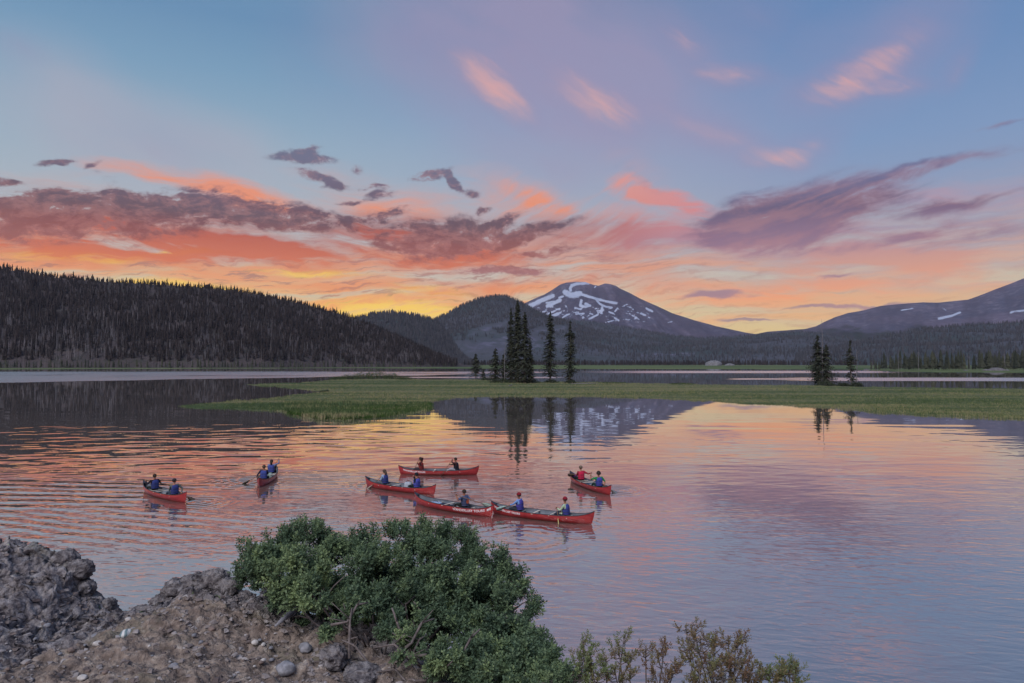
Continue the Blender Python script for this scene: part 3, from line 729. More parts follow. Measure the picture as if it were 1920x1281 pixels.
# grey dome of bare rock on the far meadow
def dome(name, px_, Yd, w, h, m, lab, cat, seed, grp=None):
    u, _ = ray_np(px_, 681); nu, nv = 26, 9
    V = []
    for j in range(nv + 1):
        for i in range(nu):
            a, b = 2 * PI * i / nu, PI / 2 * j / nv
            q = 1 + .18 * float(fbm(math.cos(a) * 2 + seed, math.sin(a) * 2, b * 2, 4, seed))
            V.append((w / 2 * math.cos(a) * math.cos(b) * q, w / 2.4 * math.sin(a) * math.cos(b) * q, h * math.sin(b) * q - .3))
    F = [(j * nu + i, j * nu + (i + 1) % nu, (j + 1) * nu + (i + 1) % nu, (j + 1) * nu + i) for j in range(nv) for i in range(nu)]
    o = obj(name, mesh(name, V, F, m, smooth=True)); o.location = (float(u) * Yd, Yd, .3)
    return tag(o, lab, cat, grp)
M_scree = mat('grey_scree', color=(.17, .17, .18), rough=.95, noise=(.2, .3))
dome('rock_mound', 1338, 1800, 46, 14, M_scree, 'pale grey rock dome on the far meadow below the woods', 'rock', 3)
dome('rock_mound', 1368, 1780, 26, 6, M_scree, 'low green-grey mound just right of the rock dome', 'rock', 5)
M_peb = mat('shore_rock', color=(.13, .125, .13), rough=.9, noise=(.8, .3))
for k, (xx, w_) in enumerate([(1868, 14), (1850, 8), (1885, 7), (1810, 5), (1625, 6), (1643, 5)]):
    dome('boulder', xx, 596 if xx > 1700 else 690, w_, w_ * .22, M_peb, 'pale boulder on the far right shore before the tree row', 'boulder', 11 + k, 'pale boulders on the right shore')
# ------------------------------------------------------------------ grassy island
from mathutils.geometry import tessellate_polygon
isl_px = [(335, 763), (380, 758), (440, 753), (500, 749), (545, 742), (580, 738), (622, 735), (600, 733), (560, 730), (520, 726), (480, 723), (462, 721.5), (510, 719.5), (560, 718), (600, 715), (640, 711.5), (760, 710.5), (800, 712), (880, 712), (950, 714), (1000, 716), (1100, 717), (1200, 719), (1300, 721),
          (1400, 722.5), (1500, 722.5), (1600, 725.5), (1700, 727), (1800, 728.5), (1930, 729), (2300, 731), (2300, 800), (1960, 789), (1880, 785), (1800, 782), (1720, 778), (1660, 775), (1600, 769), (1540, 764), (1500, 762), (1450, 759), (1400, 757), (1340, 753), (1290, 750.5), (1240, 748), (1200, 746.5),
          (1100, 743.5), (1000, 744), (900, 744.5), (850, 746), (820, 750), (797, 757), (806, 765), (795, 772), (760, 778), (720, 782.5), (680, 786), (640, 788), (600, 786), (570, 782), (545, 776), (500, 769), (440, 767.5), (380, 766)]
def refine(pts, step=5.0, amp=1.0, seed=1):
    out = []
    for (x1, y1), (x2, y2) in zip(pts, pts[1:] + pts[:1]):
        k = max(1, int(math.hypot(x2 - x1, y2 - y1) / step))
        for i in range(k):
            x, y = x1 + (x2 - x1) * i / k, y1 + (y2 - y1) * i / k
            out.append((x, y + amp * float(fbm(x / 14, y / 3, 0, 3, seed)) * (1 + (y - 710) / 40)))
    return out
isl = [on(x, y, 0.0) for x, y in refine(isl_px)]
def b_meadow(t, b):
    geo = t.node('ShaderNodeNewGeometry').outputs['Position']
    a = t.noise(t.scale(geo, (.012, .075, 1)), 1, 6, .66)[0]
    g = t.noise(t.scale(geo, (.3, .9, 1)), 1, 5, .6)[0]
    c = t.mix(t.smooth(a, .36, .62), (.062, .090, .040, 1), (.165, .160, .085, 1))
    c = t.mix(t.smooth(g, .4, .7, 0, .5), c, (.045, .07, .022, 1))
    t.put(b.inputs['Base Color'], c)
    bump(t, b, g, .12, .6)
M_meadow = mat('meadow_turf', b_meadow, rough=.95, spec=.1)
def inset(poly, d):
    out = []; n = len(poly)
    for i in range(n):
        a, b, c = poly[i - 1], poly[i], poly[(i + 1) % n]
        t = (c - a); t.z = 0
        if t.length < 1e-6: out.append(b.copy()); continue
        t.normalize(); out.append(b + Vector((t.y, -t.x, 0)) * d)
    return out
area = sum(isl[i].x * isl[(i + 1) % len(isl)].y - isl[(i + 1) % len(isl)].x * isl[i].y for i in range(len(isl)))
inn = inset(isl, -.25 if area > 0 else .25)
n = len(isl)
V = [(p.x, p.y, -.05) for p in isl] + [(p.x, p.y, .07) for p in inn]
F = [(i, (i + 1) % n, n + (i + 1) % n, n + i) for i in range(n)]
tri = tessellate_polygon([[Vector((p.x, p.y, 0)) for p in inn]])
bm_ = bpy.data.meshes.new('island_meadow')
bm_.from_pydata(V, [], F + [tuple(n + i for i in t_) for t_ in tri]); bm_.materials.append(M_meadow); bm_.update()
im = obj('island_ground', bm_); tag(im, kind='structure')

def inside(px, py, poly):
    r = np.zeros(len(px), bool); m = len(poly)
    for i in range(m):
        x1, y1 = poly[i]; x2, y2 = poly[(i + 1) % m]
        c = ((y1 > py) != (y2 > py)) & (px < (x2 - x1) * (py - y1) / (y2 - y1 + 1e-12) + x1)
        r ^= c
    return r
polyw = [(p.x, p.y) for p in isl]
def blades(name, XY, H, m, nb=5, spread=.25, w=.035, lab=None, z0=0.03):
    k = len(XY)
    a = rng.random((k, nb)) * 6.28; L = H[:, None] * rng.uniform(.6, 1.1, (k, nb))
    bx = XY[:, 0][:, None] + rng.normal(0, spread, (k, nb)); by = XY[:, 1][:, None] + rng.normal(0, spread, (k, nb))
    le = L * rng.uniform(.05, .35, (k, nb))
    ca, sa = np.cos(a), np.sin(a)
    ww = w * (1 + L)
    v0 = np.stack([bx - sa * ww, by + ca * ww, np.full_like(bx, z0)], -1)
    v1 = np.stack([bx + sa * ww, by - ca * ww, np.full_like(bx, z0)], -1)
    v2 = np.stack([bx + ca * le, by + sa * le, z0 + L], -1)
    V = np.stack([v0, v1, v2], 2).reshape(-1, 3)
    F = np.arange(len(V)).reshape(-1, 3)
    tint = np.repeat(np.repeat(rng.random(k), nb), 3)
    o = obj(name, mesh(name, V, F, m, attrs={'tint': tint}))
    return tag(o, lab, 'grass', kind='stuff')
def b_grass(t, b):
    geo = t.node('ShaderNodeNewGeometry').outputs['Position']
    a = t.noise(t.scale(geo, (.012, .075, 1)), 1, 6, .66)[0]
    r_ = t.node('ShaderNodeAttribute', attribute_name='tint').outputs['Fac']
    f = t.math('MULTIPLY_ADD', t.sub(r_, .5), .22, a)
    c = t.ramp(f, [(.41, (.060, .098, .042, 1)), (.49, (.135, .175, .072, 1)), (.56, (.25, .25, .12, 1)), (.65, (.28, .235, .14, 1))])
    t.put(b.inputs['Base Color'], c)
    b.inputs['Subsurface Weight'].default_value = 0.0
M_grass = mat('meadow_grass', b_grass, rough=.8, spec=.15)
N = 90000
yy = 1 / rng.uniform(1 / 300., 1 / 72., N); xx = rng.uniform(-.62, .95, N) * yy
ok = inside(xx, yy, polyw); xx, yy = xx[ok], yy[ok]
dark = fbm(xx / 10, yy / 14, 0, 3, 9)
hh = .20 + .22 * dark + .0009 * yy
pxx = 960 + xx / yy * FPX
sel = (pxx > 535) & (pxx < 812) & (yy < 122) & (yy > 82)
hh = np.where(sel, hh * 1.6 + .12, hh)
blades('meadow_grass', np.stack([xx, yy], -1), np.clip(hh, .1, .9), M_grass, 4, .18, .03, 'green and straw coloured meadow grass on the low island')
# sedge fringe on the front edge
fr = []
for i, p in enumerate(isl):
    q = isl[(i + 1) % len(isl)]
    if (p - q).length > 60: continue
    for k in range(max(1, int((p - q).length * 5))):
        s_ = p.lerp(q, random.random()); fr.append((s_.x + random.gauss(0, .35), s_.y + random.gauss(0, .5)))
fr = np.array(fr); fr = fr[fr[:, 1] < 170]
blades('sedge_fringe', fr, rng.uniform(.18, .42, len(fr)), M_grass, 3, .1, .018, 'thin sedge standing in the water along the island edge', z0=-.05)
o_ = rng.random(2500); px_ = 545 + o_ * 262
py_ = interp([(545, 777), (600, 786), (650, 788), (720, 783), (806, 767)], px_) - rng.random(2500) ** 1.2 * interp([(545, 4), (600, 22), (700, 24), (800, 10)], px_)
w_ = np.array([on(a, b)[:2] for a, b in zip(px_, py_)])
def b_sedge(t, b):
    r_ = t.node('ShaderNodeAttribute', attribute_name='tint').outputs['Fac']
    t.put(b.inputs['Base Color'], t.mix(r_, (.035, .075, .018, 1), (.07, .12, .03, 1)))
M_sedge = mat('dark_sedge', b_sedge, rough=.8, spec=.15)
blades('tall_sedge', w_, rng.uniform(.28, .5, 2500), M_sedge, 7, .3, .035, 'taller dark green sedge on the near lobe of the island')

# ------------------------------------------------------------------ detailed conifers
def conifer(H, Rr, seed, top=1.0, bare=.04, dens=1.0, lean=0.0, ragged=.35, twist=0.0):
    """returns crown (V,F,tint) and trunk points"""
    r = np.random.default_rng(seed)
    nb = int(H * 17 * dens)
    z = H * (bare + (1 - bare - .01) * r.random(nb) ** 1.0); z.sort()
    t = z / H
    prof = Rr * (np.clip(1 - t, 0, 1) ** .72) * (0.55 + .45 * sst(t, 0, .12)) + .18
    lump = 1 + ragged * fbm(t * 9 + seed, seed * 3.1, 0, 3, seed)
    az_ = r.random(nb) * 6.28
    side = 1 + ragged * .9 * vn(np.cos(az_) * 1.5 + seed, np.sin(az_) * 1.5, t * 7, seed)
    L = prof * lump * side * r.uniform(.6, 1.15, nb)
    V = []; ti = []
    ks = 7
    wx = lean * np.sin(t * 2.2) * H * .03
    for j in range(nb):
        ca, sa = math.cos(az_[j]), math.sin(az_[j])
        dr = r.uniform(.22, .5); tn = r.random()
        lj = L[j]
        for k in range(ks):
            s = (k + .5) / ks
            rr = lj * s; zz = z[j] - dr * lj * s ** 1.3 + .10 * lj * s * s
            w = (.42 * (1 - .55 * s) + .12) * min(1.0, .35 + lj * .35)
            bx, by = rr * ca + wx[j], rr * sa
            for sg in (-1, 1):
                ex = bx + ca * w * .7 - sg * sa * w; ey = by + sa * w * .7 + sg * ca * w
                V += [(bx - ca * .12, by - sa * .12, zz + .07), (bx + ca * .2, by + sa * .2, zz - .10), (ex, ey, zz - w * r.uniform(.2, .75))]
                ti += [tn] * 3
            if r.random() < .6:
                V += [(bx - ca * .15, by - sa * .15, zz), (bx + ca * .15, by + sa * .15, zz), (bx + r.normal(0, .1), by + r.normal(0, .1), zz - w * 1.1)]; ti += [tn] * 3
    # leader
    for k in range(10):
        a = k * 1.9; zz = H * (1 - .004 * k) - k * .12
        q = .10 + .035 * k
        x0 = lean * math.sin(2.2) * H * .03
        V += [(x0, 0, zz + .35), (x0 + q * math.cos(a), q * math.sin(a), zz - .1), (x0 + q * math.cos(a + .7), q * math.sin(a + .7), zz - .1)]; ti += [.3] * 3
    V = np.array(V); F = np.arange(len(V)).reshape(-1, 3)
    return V, F, np.array(ti)
def big_tree(px_, ybase, ytop, wpx, seed, lab, **kw):
    b = on(px_, ybase, .05); H = at(px_, ytop, b.y).z - .05
    Rr = wpx * 1.32 / FPX * b.y
    root = empty('conifer_tree', b); tag(root, lab, 'tree')
    V, F, ti = conifer(H, Rr, seed, **kw)
    obj('crown', mesh('crown', V, F, M_fol, attrs={'tint': ti}), root)
    mb = MB(); ln = kw.get('lean', 0.0)
    pts = [(ln * math.sin(t * 2.2) * H * .03, 0, H * t - (.2 if t == 0 else 0)) for t in (0, .03, .2, .4, .6, .8, .97)]
    r0 = .13 + H * .010
    mb.tube(pts, [r0 * 1.35, r0, r0 * .85, r0 * .65, r0 * .45, r0 * .25, .03], 8)
    mb.build('trunk', M_bark, root)
    return root, H
big_tree(892, 708, 663, 14, 1, 'small bushy conifer standing alone left of the tall island trees', bare=.10, ragged=.3)
big_tree(906, 710, 691, 4, 2, 'tiny young conifer beside the small bushy one')
big_tree(929, 716, 652, 15, 3, 'short broad conifer with a pointed tip left of the tall cluster', ragged=.3)
big_tree(944, 716, 664, 9, 4, 'slim low conifer tucked between the short one and the tall cluster')
big_tree(958, 717, 577, 12, 5, 'tall narrow conifer on the left side of the tall cluster', ragged=.3, dens=1.15)
big_tree(971, 718, 562, 17, 6, 'tallest island conifer with a blunt dark top', ragged=.3, dens=1.3)
big_tree(984, 719, 584, 17, 7, 'wide conifer leaning on the right side of the tallest one', ragged=.4, dens=1.2)
big_tree(994, 719, 640, 10, 17, 'low full conifer at the right foot of the tall cluster', ragged=.4)
big_tree(1032, 716, 583, 15, 8, 'lone spire shaped conifer right of the tall cluster', ragged=.45, bare=.08)
big_tree(1068, 718, 601, 15, 9, 'ragged columnar conifer right of the spire shaped one', ragged=.8, bare=.05, lean=.6)
big_tree(1534, 721, 627, 15, 10, 'gappy conifer on the left of the right-hand island pair', ragged=.65, dens=1.2)
big_tree(1550, 722, 646, 18, 12, 'dense rounded conifer on the right of the right-hand island pair', ragged=.3, dens=1.2)
big_tree(1597, 724, 637, 11, 13, 'thin scraggly conifer standing alone toward the right shore', ragged=1.0, dens=.55, bare=.12, lean=-.8)

def dead_tree(px_, ybase, ytop, seed, lab, lean=(0, 0), nbr=9):
    r = random.Random(seed); b = on(px_, ybase, .05); H = at(px_, ytop, b.y).z - .05
    root = empty('dead_tree', b); tag(root, lab, 'tree')
    mb = MB(); pts = [(lean[0] * t * H + .12 * math.sin(t * 6 + seed), lean[1] * t * H, H * t - (.2 if t == 0 else 0)) for t in (0, .15, .35, .55, .75, .9, 1)]
    mb.tube(pts, [.22, .15, .12, .10, .08, .05, .02], 7); mb.build('trunk', M_snag, root)
    mb = MB()
    for k in range(nbr):
        t = r.uniform(.25, .97); a = r.random() * 6.28; L = r.uniform(.5, 1.6) * (1.2 - t)+.3
        p = Vector((lean[0] * t * H + .12 * math.sin(t * 6 + seed), lean[1] * t * H, H * t))
        mb.tube([p, p + Vector((math.cos(a) * L * .5, math.sin(a) * L * .5, .05)), p + Vector((math.cos(a) * L, math.sin(a) * L, .4 * L))], [.06, .04, .015], 5)
    mb.build('branch', M_snag, root)
dead_tree(967, 716, 573, 1, 'pale leaning dead trunk between the two tallest island conifers', (-.012, -.06), 4)
dead_tree(946, 717, 640, 2, 'thin bare dead sapling at the left edge of the tall cluster', (.01, 0))
dead_tree(1544, 722, 598, 3, 'bare dead spar rising above the right-hand island pair', (-.004, .03), 14)
dead_tree(1607, 724, 655, 4, 'short dead stem just right of the scraggly lone conifer', (.0, 0), 8)

# ------------------------------------------------------------------ shrubs on the island
M_shrub = mat('willow_leaves', b_tree((.050, .082, .032), .4), rough=.75, spec=.2)
M_shrubd = mat('dark_shrub_leaves', b_tree((.030, .045, .026), .4), rough=.75, spec=.2)
def shrub(px_, py_, wpx, hpx, seed, m, lab, grp=None):
    r = np.random.default_rng(seed); b = on(px_, py_, .05)
    w, h = wpx / FPX * b.y, hpx / FPX * b.y
    k = 800
    a = r.random(k) * 6.28; e = np.arcsin(r.random(k)); q = r.uniform(.55, 1.05, k) * (1 + .25 * vn(np.cos(a) * 2 + seed, np.sin(a) * 2, e * 2, seed))
    P = np.stack([w / 2 * np.cos(a) * np.cos(e) * q, w / 3 * np.sin(a) * np.cos(e) * q, h * np.sin(e) * q], -1)
    d = r.normal(0, 1, (k, 3)); d /= np.linalg.norm(d, axis=1)[:, None]; d2 = np.cross(d, r.normal(0, 1, (k, 3))); d2 /= np.linalg.norm(d2, axis=1)[:, None]
    s = min(.35, .16 + h * .06)
    V = np.stack([P - d * s, P + d2 * s * .5, P + d * s * r.uniform(.8, 1.4, k)[:, None]], 1).reshape(-1, 3)
    V[:, 2] = np.maximum(V[:, 2], .0)
    root = empty('shrub', b); tag(root, lab, 'shrub', grp)
    obj('foliage', mesh('foliage', V, np.arange(3 * k).reshape(-1, 3), m, attrs={'tint': np.repeat(r.random(k), 3)}), root)
    mb = MB()
    for j in range(6):
        a_ = j * 1.05; mb.tube([(0, 0, -.1), (w * .12 * math.cos(a_), w * .1 * math.sin(a_), h * .4), (w * .25 * math.cos(a_), w * .2 * math.sin(a_), h * .75)], [.04, .03, .01], 5)
    mb.build('stem', M_bark, root)
g_ = 'low green shrubs on the island behind the meadow'
for k, (x, y, w, h, l) in enumerate([(632, 712, 30, 6, 'small outlying low green shrub at the left end of the thicket'), (655, 711, 40, 9, 'low green shrub near the left end of the island thicket'), (682, 710, 44, 12, 'round green shrub left of the middle of the thicket'), (708, 709, 44, 14, 'tallest green shrub in the middle of the island thicket'),
                                     (735, 711, 40, 11, 'low green shrub right of the tallest in the thicket'), (758, 712, 30, 7, 'small flat green shrub at the right end of the thicket')]):
    shrub(x, y, w, h, 20 + k, M_shrub, l, g_)
for k, (x, y, w, h, l) in enumerate([(915, 713, 34, 6, 'low dark shrub under the small lone conifer'), (990, 718, 46, 8, 'dark undergrowth shrub at the right foot of the tall cluster'), (940, 718, 50, 9, 'dark undergrowth shrub at the left foot of the tall cluster'), (1034, 718, 26, 6, 'low dark shrub at the foot of the lone spire conifer'),
                                     (1070, 719, 24, 6, 'low dark shrub at the foot of the ragged columnar conifer'), (1546, 723, 40, 7, 'low dark shrub under the right-hand island pair'), (1582, 724, 26, 6, 'dark shrub left of the scraggly lone conifer'), (1606, 725, 26, 8, 'dark shrub right of the scraggly lone conifer'),
                                     (1150, 719, 60, 3, 'flat green shrub on the back edge of the meadow'), (1280, 721, 50, 3, 'flat green shrub farther right on the meadow back edge')]):
    shrub(x, y, w, h, 40 + k, M_shrub if k > 7 else M_shrubd, l)
# drift logs
def log(px_, py_, L, a, lab, rr=.16, br=True):
    b = on(px_, py_, .1); root = empty('drift_log', b, a); tag(root, lab, 'log')
    mb = MB(); mb.tube([(-L / 2, 0, .05), (-L * .2, .05, .16), (L * .2, -.04, .2), (L / 2, .03, .3)], [rr * .7, rr, rr, rr * .6], 8); mb.build('trunk', M_snag if rr < .2 else M_shrubd, root)
    if br:
        mb = MB(); mb.tube([(L * .3, 0, .2), (L * .35, .1, .55), (L * .42, .1, .8)], [.07, .05, .02], 6); mb.tube([(-L * .1, 0, .1), (-L * .15, -.2, .45)], [.06, .02], 6); mb.build('branch', M_snag, root)
log(608, 734.5, 2.0, .3, 'dark stump lying at the head of the narrow island inlet', .3)
log(1095, 720, 9, .02, 'long pale drift log right of the ragged columnar conifer', .14, False)
log(957, 724, 3.2, 1.2, 'short pale drift log in front of the tall island cluster', .12)
log(1585, 723.5, 4, .1, 'dark fallen branch propped left of the scraggly lone conifer', .2)
# ------------------------------------------------------------------ canoes
def b_red(t, b):
    g = t.node('ShaderNodeTexCoord').outputs['Object']
    f = t.noise(t.scale(g, (1.2, 1.2, 5)), 2, 6, .6)[0]; s_ = t.noise(t.scale(g, (.8, 8, 40)), 2, 4, .7)[0]
    c = t.mix(t.smooth(f, .35, .65), (.27, .016, .022, 1), (.40, .036, .036, 1))
    c = t.mix(t.smooth(s_, .60, .74, 0, .45), c, (.55, .25, .22, 1))
    t.put(b.inputs['Base Color'], c)
M_red = mat('red_hull', b_red, rough=.32, spec=.5)
M_redd = mat('faded_red_hull', color=lin((176, 70, 62)), rough=.4, spec=.5, noise=(2, .2))
M_in = mat('grey_liner', color=(.17, .19, .22), rough=.6, noise=(3, .2))
M_gun = mat('black_vinyl', color=(.03, .03, .04), rough=.45, spec=.4)
M_ash = mat('ash_wood', color=(.62, .55, .46), rough=.5, noise=(6, .15))
M_web = mat('seat_webbing', color=(.10, .10, .11), rough=.7)
M_white = mat('white_lettering', color=(.78, .72, .74), rough=.6)
LEN, BEAM = 5.1, .45
def sheer(s): return .30 + .05 * abs(s) ** 2 + .22 * abs(s) ** 6
def hb(s): return BEAM * max(0.0, 1 - abs(s) ** 2.3) ** .85
def hull_pt(s, v, side, ins=0.0):
    """v: 1 at the gunwale, 0 at the keel"""
    zk = -.09 + .10 * abs(s) ** 7
    zz = zk + (sheer(s) - zk) * v
    y = hb(s) * (1 - (1 - v) ** 2.6) ** .55 * (1 - .05 * v ** 3)
    rec = 1 - (.055 * (1 - v) ** 1.6) * abs(s) ** 5
    x = s * LEN / 2 * rec
    y = max(0.0, y - ins)
    if ins: zz = max(zz, .025)
    return (x, side * y, zz)
SS = [math.sin(PI / 2 * u) for u in np.linspace(-1, 1, 33)]
def build_canoe_meshes():
    out = {}
    vs = [1, .92, .8, .65, .5, .36, .24, .14, .06, 0]
    mb = MB()
    for side in (1, -1):
        V = [hull_pt(s, v, side) for s in SS for v in vs]; k = len(vs)
        F = [(i * k + j, (i + 1) * k + j, (i + 1) * k + j + 1, i * k + j + 1) for i in range(len(SS) - 1) for j in range(k - 1)]
        mb.add(V, F)
    out['hull'] = mb
    mb = MB(); SI = SS[1:-1]
    for side in (1, -1):
        V = [hull_pt(s, v, side, .018) for s in SI for v in vs]; k = len(vs)
        F = [(i * k + j, i * k + j + 1, (i + 1) * k + j + 1, (i + 1) * k + j) for i in range(len(SI) - 1) for j in range(k - 1)]
        mb.add(V, F)
    out['liner'] = mb
    for side, nm in ((1, 'gunwale'), (-1, 'gunwale2')):
        mb = MB(); mb.tube([(hull_pt(s, 1, side)[0], hull_pt(s, 1, side)[1], sheer(s) + .004) for s in SS], .017, 6); out[nm] = mb
    for e in (1, -1):
        mb = MB(); V = []
        for s in (1.0, .97, .93, .89):
            x = e * s * LEN / 2; V += [(x, hb(s), sheer(s) + .012), (x, 0, sheer(s) + .03), (x, -hb(s), sheer(s) + .012)]
        mb.add(V, [(i * 3 + j, i * 3 + j + 1, i * 3 + j + 4, i * 3 + j + 3) for i in range(3) for j in range(2)]); out['deck%d' % e] = mb
    def bar(s, w, th):
        mb = MB(); x = s * LEN / 2; mb.box((x, 0, sheer(s) - .035), (w, 2 * hb(s) - .03, th)); return mb
    out['thwart'] = bar(.10, .09, .025); out['thwart2'] = bar(-.22, .06, .022)
    for nm, s in (('seat', .42), ('seat2', -.49)):
        mb = MB(); x = s * LEN / 2; w = 2 * hb(s) - .05
        for dx in (-.13, .13): mb.box((x + dx, 0, .22), (.045, w, .03))
        for dy in (-.17, .17): mb.box((x, dy, .225), (.26, .045, .03))
        out[nm] = mb
        mb = MB(); mb.box((x, 0, .228), (.24, .32, .012)); out[nm + 'web'] = mb
    return out
CM = build_canoe_meshes()
proto = {}
def canoe_mesh(k, name, m, smooth=True):
    o = CM[k].build(name, m, None, smooth); d = o.data; bpy.data.objects.remove(o); return d
CMESH = [('hull', 'hull', M_red, True), ('liner', 'liner', M_in, True), ('gunwale', 'gunwale', M_gun, True), ('gunwale2', 'gunwale', M_gun, True), ('deck1', 'deck_plate', M_gun, False), ('deck-1', 'deck_plate', M_gun, False),
         ('thwart', 'thwart', M_ash, False), ('thwart2', 'thwart', M_ash, False), ('seat', 'seat', M_ash, False), ('seat2', 'seat', M_ash, False)]
CDATA = [(n_, canoe_mesh(k, n_, m_, sm), k) for k, n_, m_, sm in CMESH]
WEB = [canoe_mesh('seatweb', 'webbing', M_web, False), canoe_mesh('seat2web', 'webbing', M_web, False)]

def hull_y(x, z):
    s = max(-.999, min(.999, x / (LEN / 2))); best = (9, 0)
    for k in range(60):
        v = k / 59; p = hull_pt(s, v, 1)
        if abs(p[2] - z) < best[0]: best = (abs(p[2] - z), p[1])
    return best[1]
def lettering(parent, text, xstart, h, side=1, zt=-.05):
    c = bpy.data.curves.new('lettering', 'FONT'); c.body = text; c.size = h; c.extrude = 0; c.offset = .004
    o = bpy.data.objects.new('tmp', c); COL.objects.link(o)
    dg = bpy.context.evaluated_depsgraph_get(); me = bpy.data.meshes.new_from_object(o.evaluated_get(dg)); bpy.data.objects.remove(o)
    w = max(v.co.x for v in me.vertices)
    for v in me.vertices:
        x = xstart - v.co.x * 1.15 * side; s = max(-.99, min(.99, x / (LEN / 2)))
        z = sheer(s) + zt - h * .75 + v.co.y
        v.co = (x, side * (hull_y(x, z) + .005), z)
    me.materials.clear(); me.materials.append(M_white); me.update()
    return obj('lettering', me, parent)

def place_canoe(bow, stern, lab, z=0.0, roll=0.0):
    b, s_ = on(*bow), on(*stern)
    d = (b - s_); ang = math.atan2(d.y, d.x); c = (b + s_) / 2
    root = empty('canoe', (c.x, c.y, z), ang); root.rotation_euler = (roll, 0, ang)
    tag(root, lab, 'canoe', 'red canoes paddling on the lake')
    for nm, me, k in CDATA:
        o = obj(nm, me, root)
        if k in ('seat', 'seat2'): obj('webbing', WEB[0 if k == 'seat' else 1], o)
    return root, c, ang

# ------------------------------------------------------------------ paddlers
SKIN = [mat('skin_tone', color=lin(c), rough=.6, spec=.3, noise=(9, .1)) for c in ((178, 126, 104), (150, 102, 82), (196, 148, 126))]
HAIR = {k: mat('hair_' + k, color=c, rough=.7, noise=(30, .4)) for k, c in (('dark', (.025, .018, .014)), ('brown', (.07, .045, .03)), ('grey', (.20, .18, .17)))}
_cm = {}
def cloth(c, nm='fabric'):
    k = (nm, c)
    if k not in _cm: _cm[k] = mat(nm, color=lin(c), rough=.85, spec=.15, noise=(14, .18))
    return _cm[k]
def ik(a, h, l1, l2, pole):
    a, h = Vector(a), Vector(h); d = h - a; L = min(d.length, l1 + l2 - .01); d.normalize()
    x = (l1 * l1 - l2 * l2 + L * L) / (2 * L); y = math.sqrt(max(0, l1 * l1 - x * x))
    p = Vector(pole); p = (p - d * p.dot(d)).normalized()
    return a + d * x + p * y, a + d * L
def skin_mesh(verts, edges, rad, root=0, sub=1):
    me = bpy.data.meshes.new('skel'); me.from_pydata([tuple(v) for v in verts], edges, [])
    o = bpy.data.objects.new('skel', me); COL.objects.link(o)
    o.modifiers.new('s', 'SKIN'); sv = me.skin_vertices[0].data
    for i, r_ in enumerate(rad):
        sv[i].radius = r_ if hasattr(r_, '__len__') else (r_, r_); sv[i].use_root = (i == root)
    ss = o.modifiers.new('u', 'SUBSURF'); ss.levels = sub; ss.render_levels = sub
    dg = bpy.context.evaluated_depsgraph_get()
    out = bpy.data.meshes.new_from_object(o.evaluated_get(dg))
    bpy.data.objects.remove(o); return out
